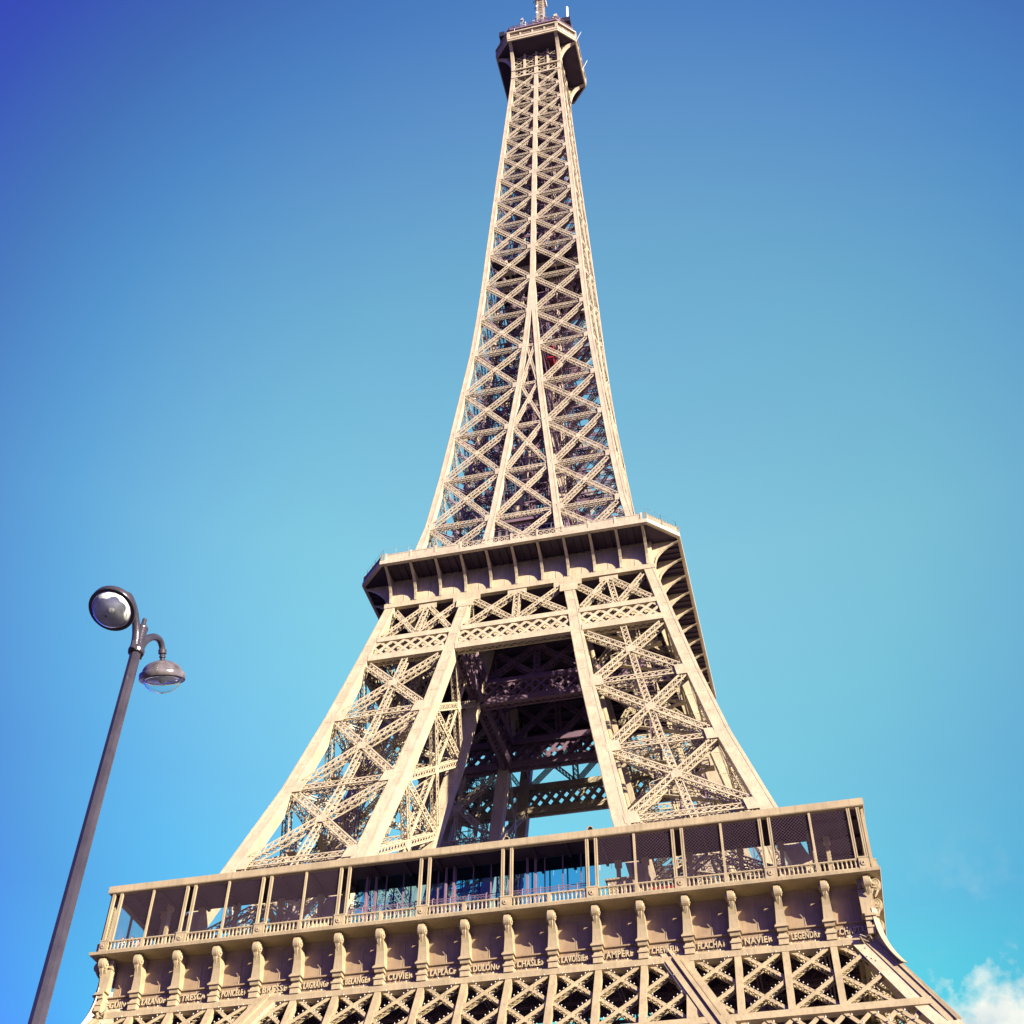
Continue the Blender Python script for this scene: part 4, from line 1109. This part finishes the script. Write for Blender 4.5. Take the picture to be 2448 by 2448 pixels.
for sg in (1, -1):
    def P(s_, z, x=0.0): return V((LX + x, LY + sg * s_, LZ + z))
    m = MB()
    pts = [P(0.05, 8.86), P(0.06, 8.93), P(0.09, 9.02), P(0.15, 9.12), P(0.23, 9.21), P(0.32, 9.27), P(0.40, 9.285), P(0.46, 9.255), P(0.495, 9.2)]
    # smooth the path
    fine = []
    for a in range(len(pts) - 1):
        p0, p1, p2, p3 = pts[max(a - 1, 0)], pts[a], pts[a + 1], pts[min(a + 2, len(pts) - 1)]
        for q in range(4):
            t = q / 4; fine.append(0.5 * ((2 * p1) + (p2 - p0) * t + (2 * p0 - 5 * p1 + 4 * p2 - p3) * t * t + (3 * p1 - p0 - 3 * p2 + p3) * t ** 3))
    fine.append(pts[-1])
    m.tube(fine, [0.05 - 0.018 * k / len(fine) for k in range(len(fine))], 12)
    arm = m.build('arm', LAMP_M, lamp, smooth=True)
    m = MB(); m.prism([P(0.03, 8.86, 0.02), P(0.03, 9.1, 0.02), P(0.13, 9.08, 0.02), P(0.06, 8.9, 0.02)], [P(0.03, 8.86, -0.02), P(0.03, 9.1, -0.02), P(0.13, 9.08, -0.02), P(0.06, 8.9, -0.02)])
    m.tube([P(0.085, 8.80), P(0.085, 8.9)], [0.03, 0.03], 8); m.build('arm_bracket', LAMP_M, lamp)
    top = P(0.495, 9.21); tilt = R(24) * sg
    M3 = Matrix.Rotation(tilt, 3, 'X')           # lantern axis leans outward
    m = MB()
    m.lathe([(0.035, 0.03), (0.046, 0.015), (0.046, -0.03), (0.03, -0.04), (0.03, -0.055), (0.036, -0.06), (0.036, -0.075), (0.026, -0.08), (0.026, -0.095), (0.034, -0.10), (0.034, -0.115), (0.05, -0.125)], top, 18, M3)
    m.build('neck', LAMP_M, lamp, smooth=False)
    m = MB(); seg = 36
    prof = [(0.045, -0.118), (0.10, -0.128), (0.15, -0.15), (0.19, -0.18), (0.215, -0.215), (0.226, -0.25), (0.229, -0.262), (0.25, -0.266), (0.255, -0.275), (0.255, -0.335), (0.248, -0.342), (0.225, -0.338)]
    m.lathe(prof, top, seg, M3)
    dome = m.build('lantern_dome', CHROME if sg > 0 else LAMP_M, lamp, smooth=True)
    for p in dome.data.polygons: p.use_smooth = True
    m = MB(); m.lathe([(0.222, -0.336), (0.19, -0.30), (0.13, -0.265), (0.10, -0.26), (0.10, -0.27), (0.125, -0.275), (0.18, -0.31), (0.215, -0.343)], top, seg, M3); m.build('reflector', REFLECT, lamp, smooth=True)
    m = MB(); m.lathe([(0.03, -0.27), (0.04, -0.285), (0.045, -0.32), (0.035, -0.36), (0.012, -0.375)], top, 14, M3); m.build('bulb', BULB, lamp, smooth=True)
    m = MB()
    ou = [(0.205 * math.cos(t), -0.338 - 0.145 * math.sin(t)) for t in [k / 10 * math.pi / 2 for k in range(11)]]
    inn_ = [(0.198 * math.cos(t), -0.338 - 0.139 * math.sin(t)) for t in [k / 10 * math.pi / 2 for k in range(11)]]
    ou[-1] = (0.002, ou[-1][1]); inn_[-1] = (0.002, inn_[-1][1])
    loops = []
    for r_, z_ in ou + inn_[::-1]:
        loops.append([M3 @ V((r_ * math.cos(2 * math.pi * k / seg), r_ * math.sin(2 * math.pi * k / seg), z_)) + top for k in range(seg)])
    m.loft(loops, cap=False, closed=True)
    m.build('glass_bowl', GLASS, lamp, smooth=True)

# ================================================================== VISITORS at the corner of the first floor
def person_mesh():
    me = bpy.data.meshes.new('person_base')
    J = {'hip': (0, 0, .95), 'chest': (0, 0, 1.3), 'neck': (0, 0, 1.48), 'head': (0, .02, 1.58), 'crown': (0, .02, 1.70),
         'hl': (-.1, 0, .9), 'kl': (-.11, .03, .5), 'al': (-.11, -.02, .08), 'tl': (-.11, .14, .04),
         'hr': (.1, 0, .9), 'kr': (.11, .03, .5), 'ar': (.11, -.02, .08), 'tr': (.11, .14, .04),
         'sl': (-.19, 0, 1.42), 'el': (-.25, .06, 1.15), 'wl': (-.2, .26, 1.08), 'fl': (-.18, .34, 1.07),
         'sr': (.19, 0, 1.42), 'er': (.25, .06, 1.15), 'wr': (.2, .26, 1.08), 'fr': (.18, .34, 1.07)}
    keys = list(J); E_ = [('hip', 'chest'), ('chest', 'neck'), ('neck', 'head'), ('head', 'crown'), ('hip', 'hl'), ('hl', 'kl'), ('kl', 'al'), ('al', 'tl'), ('hip', 'hr'), ('hr', 'kr'), ('kr', 'ar'), ('ar', 'tr'),
          ('chest', 'sl'), ('sl', 'el'), ('el', 'wl'), ('wl', 'fl'), ('chest', 'sr'), ('sr', 'er'), ('er', 'wr'), ('wr', 'fr')]
    rad = {'hip': .15, 'chest': .16, 'neck': .06, 'head': .095, 'crown': .075, 'hl': .09, 'kl': .06, 'al': .045, 'tl': .035, 'hr': .09, 'kr': .06, 'ar': .045, 'tr': .035, 'sl': .065, 'el': .045, 'wl': .033, 'fl': .03, 'sr': .065, 'er': .045, 'wr': .033, 'fr': .03}
    me.from_pydata([J[k] for k in keys], [(keys.index(a), keys.index(b)) for a, b in E_], [])
    o = bpy.data.objects.new('tmp_person', me); COL.objects.link(o)
    o.modifiers.new('s', 'SKIN'); o.modifiers.new('d', 'SUBSURF').levels = 2
    for k, v in zip(keys, me.skin_vertices[0].data): v.radius = (rad[k], rad[k] * (0.75 if k in ('chest', 'hip') else 1)); v.use_root = k == 'hip'
    bpy.context.view_layer.update()
    dg = bpy.context.evaluated_depsgraph_get(); r = bpy.data.meshes.new_from_object(o.evaluated_get(dg))
    bpy.data.objects.remove(o); return r
SKIN = material('skin', (0.55, 0.30, 0.22), 0.5); HAIR = material('dark_hair', (0.03, 0.02, 0.015), 0.5)
TROUSER = material('dark_trousers', (0.03, 0.035, 0.06), 0.8)
def shirt(nm, c): return material(nm, c, 0.8)
def person(loc, shirt_mat, label, rot):
    me = person_mesh(); me.name = 'person'
    me.materials.clear()
    for m_ in (SKIN, shirt_mat, TROUSER): me.materials.append(m_)
    for p in me.polygons:
        z = p.center.z; y = p.center.y
        p.material_index = 0 if (z > 1.46 or (y > .15 and z > .9)) else (1 if z > 0.95 else 2); p.use_smooth = True
    o = bpy.data.objects.new('person', me); COL.objects.link(o)
    o.location = loc; o.rotation_euler = (0, 0, rot)
    m = MB(); m.lathe([(0.02, 1.765), (0.07, 1.745), (0.105, 1.69), (0.112, 1.62), (0.1, 1.56), (0.06, 1.55)], (0, -0.025, 0), 12)
    h = m.build('hair', HAIR, None, smooth=True); h.parent = o
    tag(o, label, 'person', 'visitors at the left corner of the first gallery')
person((-33.0, -34.2, 58.33), shirt('white_shirt', (0.7, 0.7, 0.68)), 'visitor in a white shirt leaning behind the gallery balustrade, nearest its left corner', R(180))
person((-32.1, -34.2, 58.33), shirt('navy_jacket', (0.04, 0.05, 0.12)), 'visitor in a dark blue jacket beside the white shirted one behind the balustrade', R(170))
person((-31.8, -33.5, 58.33), shirt('pink_top', (0.6, 0.22, 0.25)), 'visitor in a pink top standing a step behind the dark blue jacket', R(195))
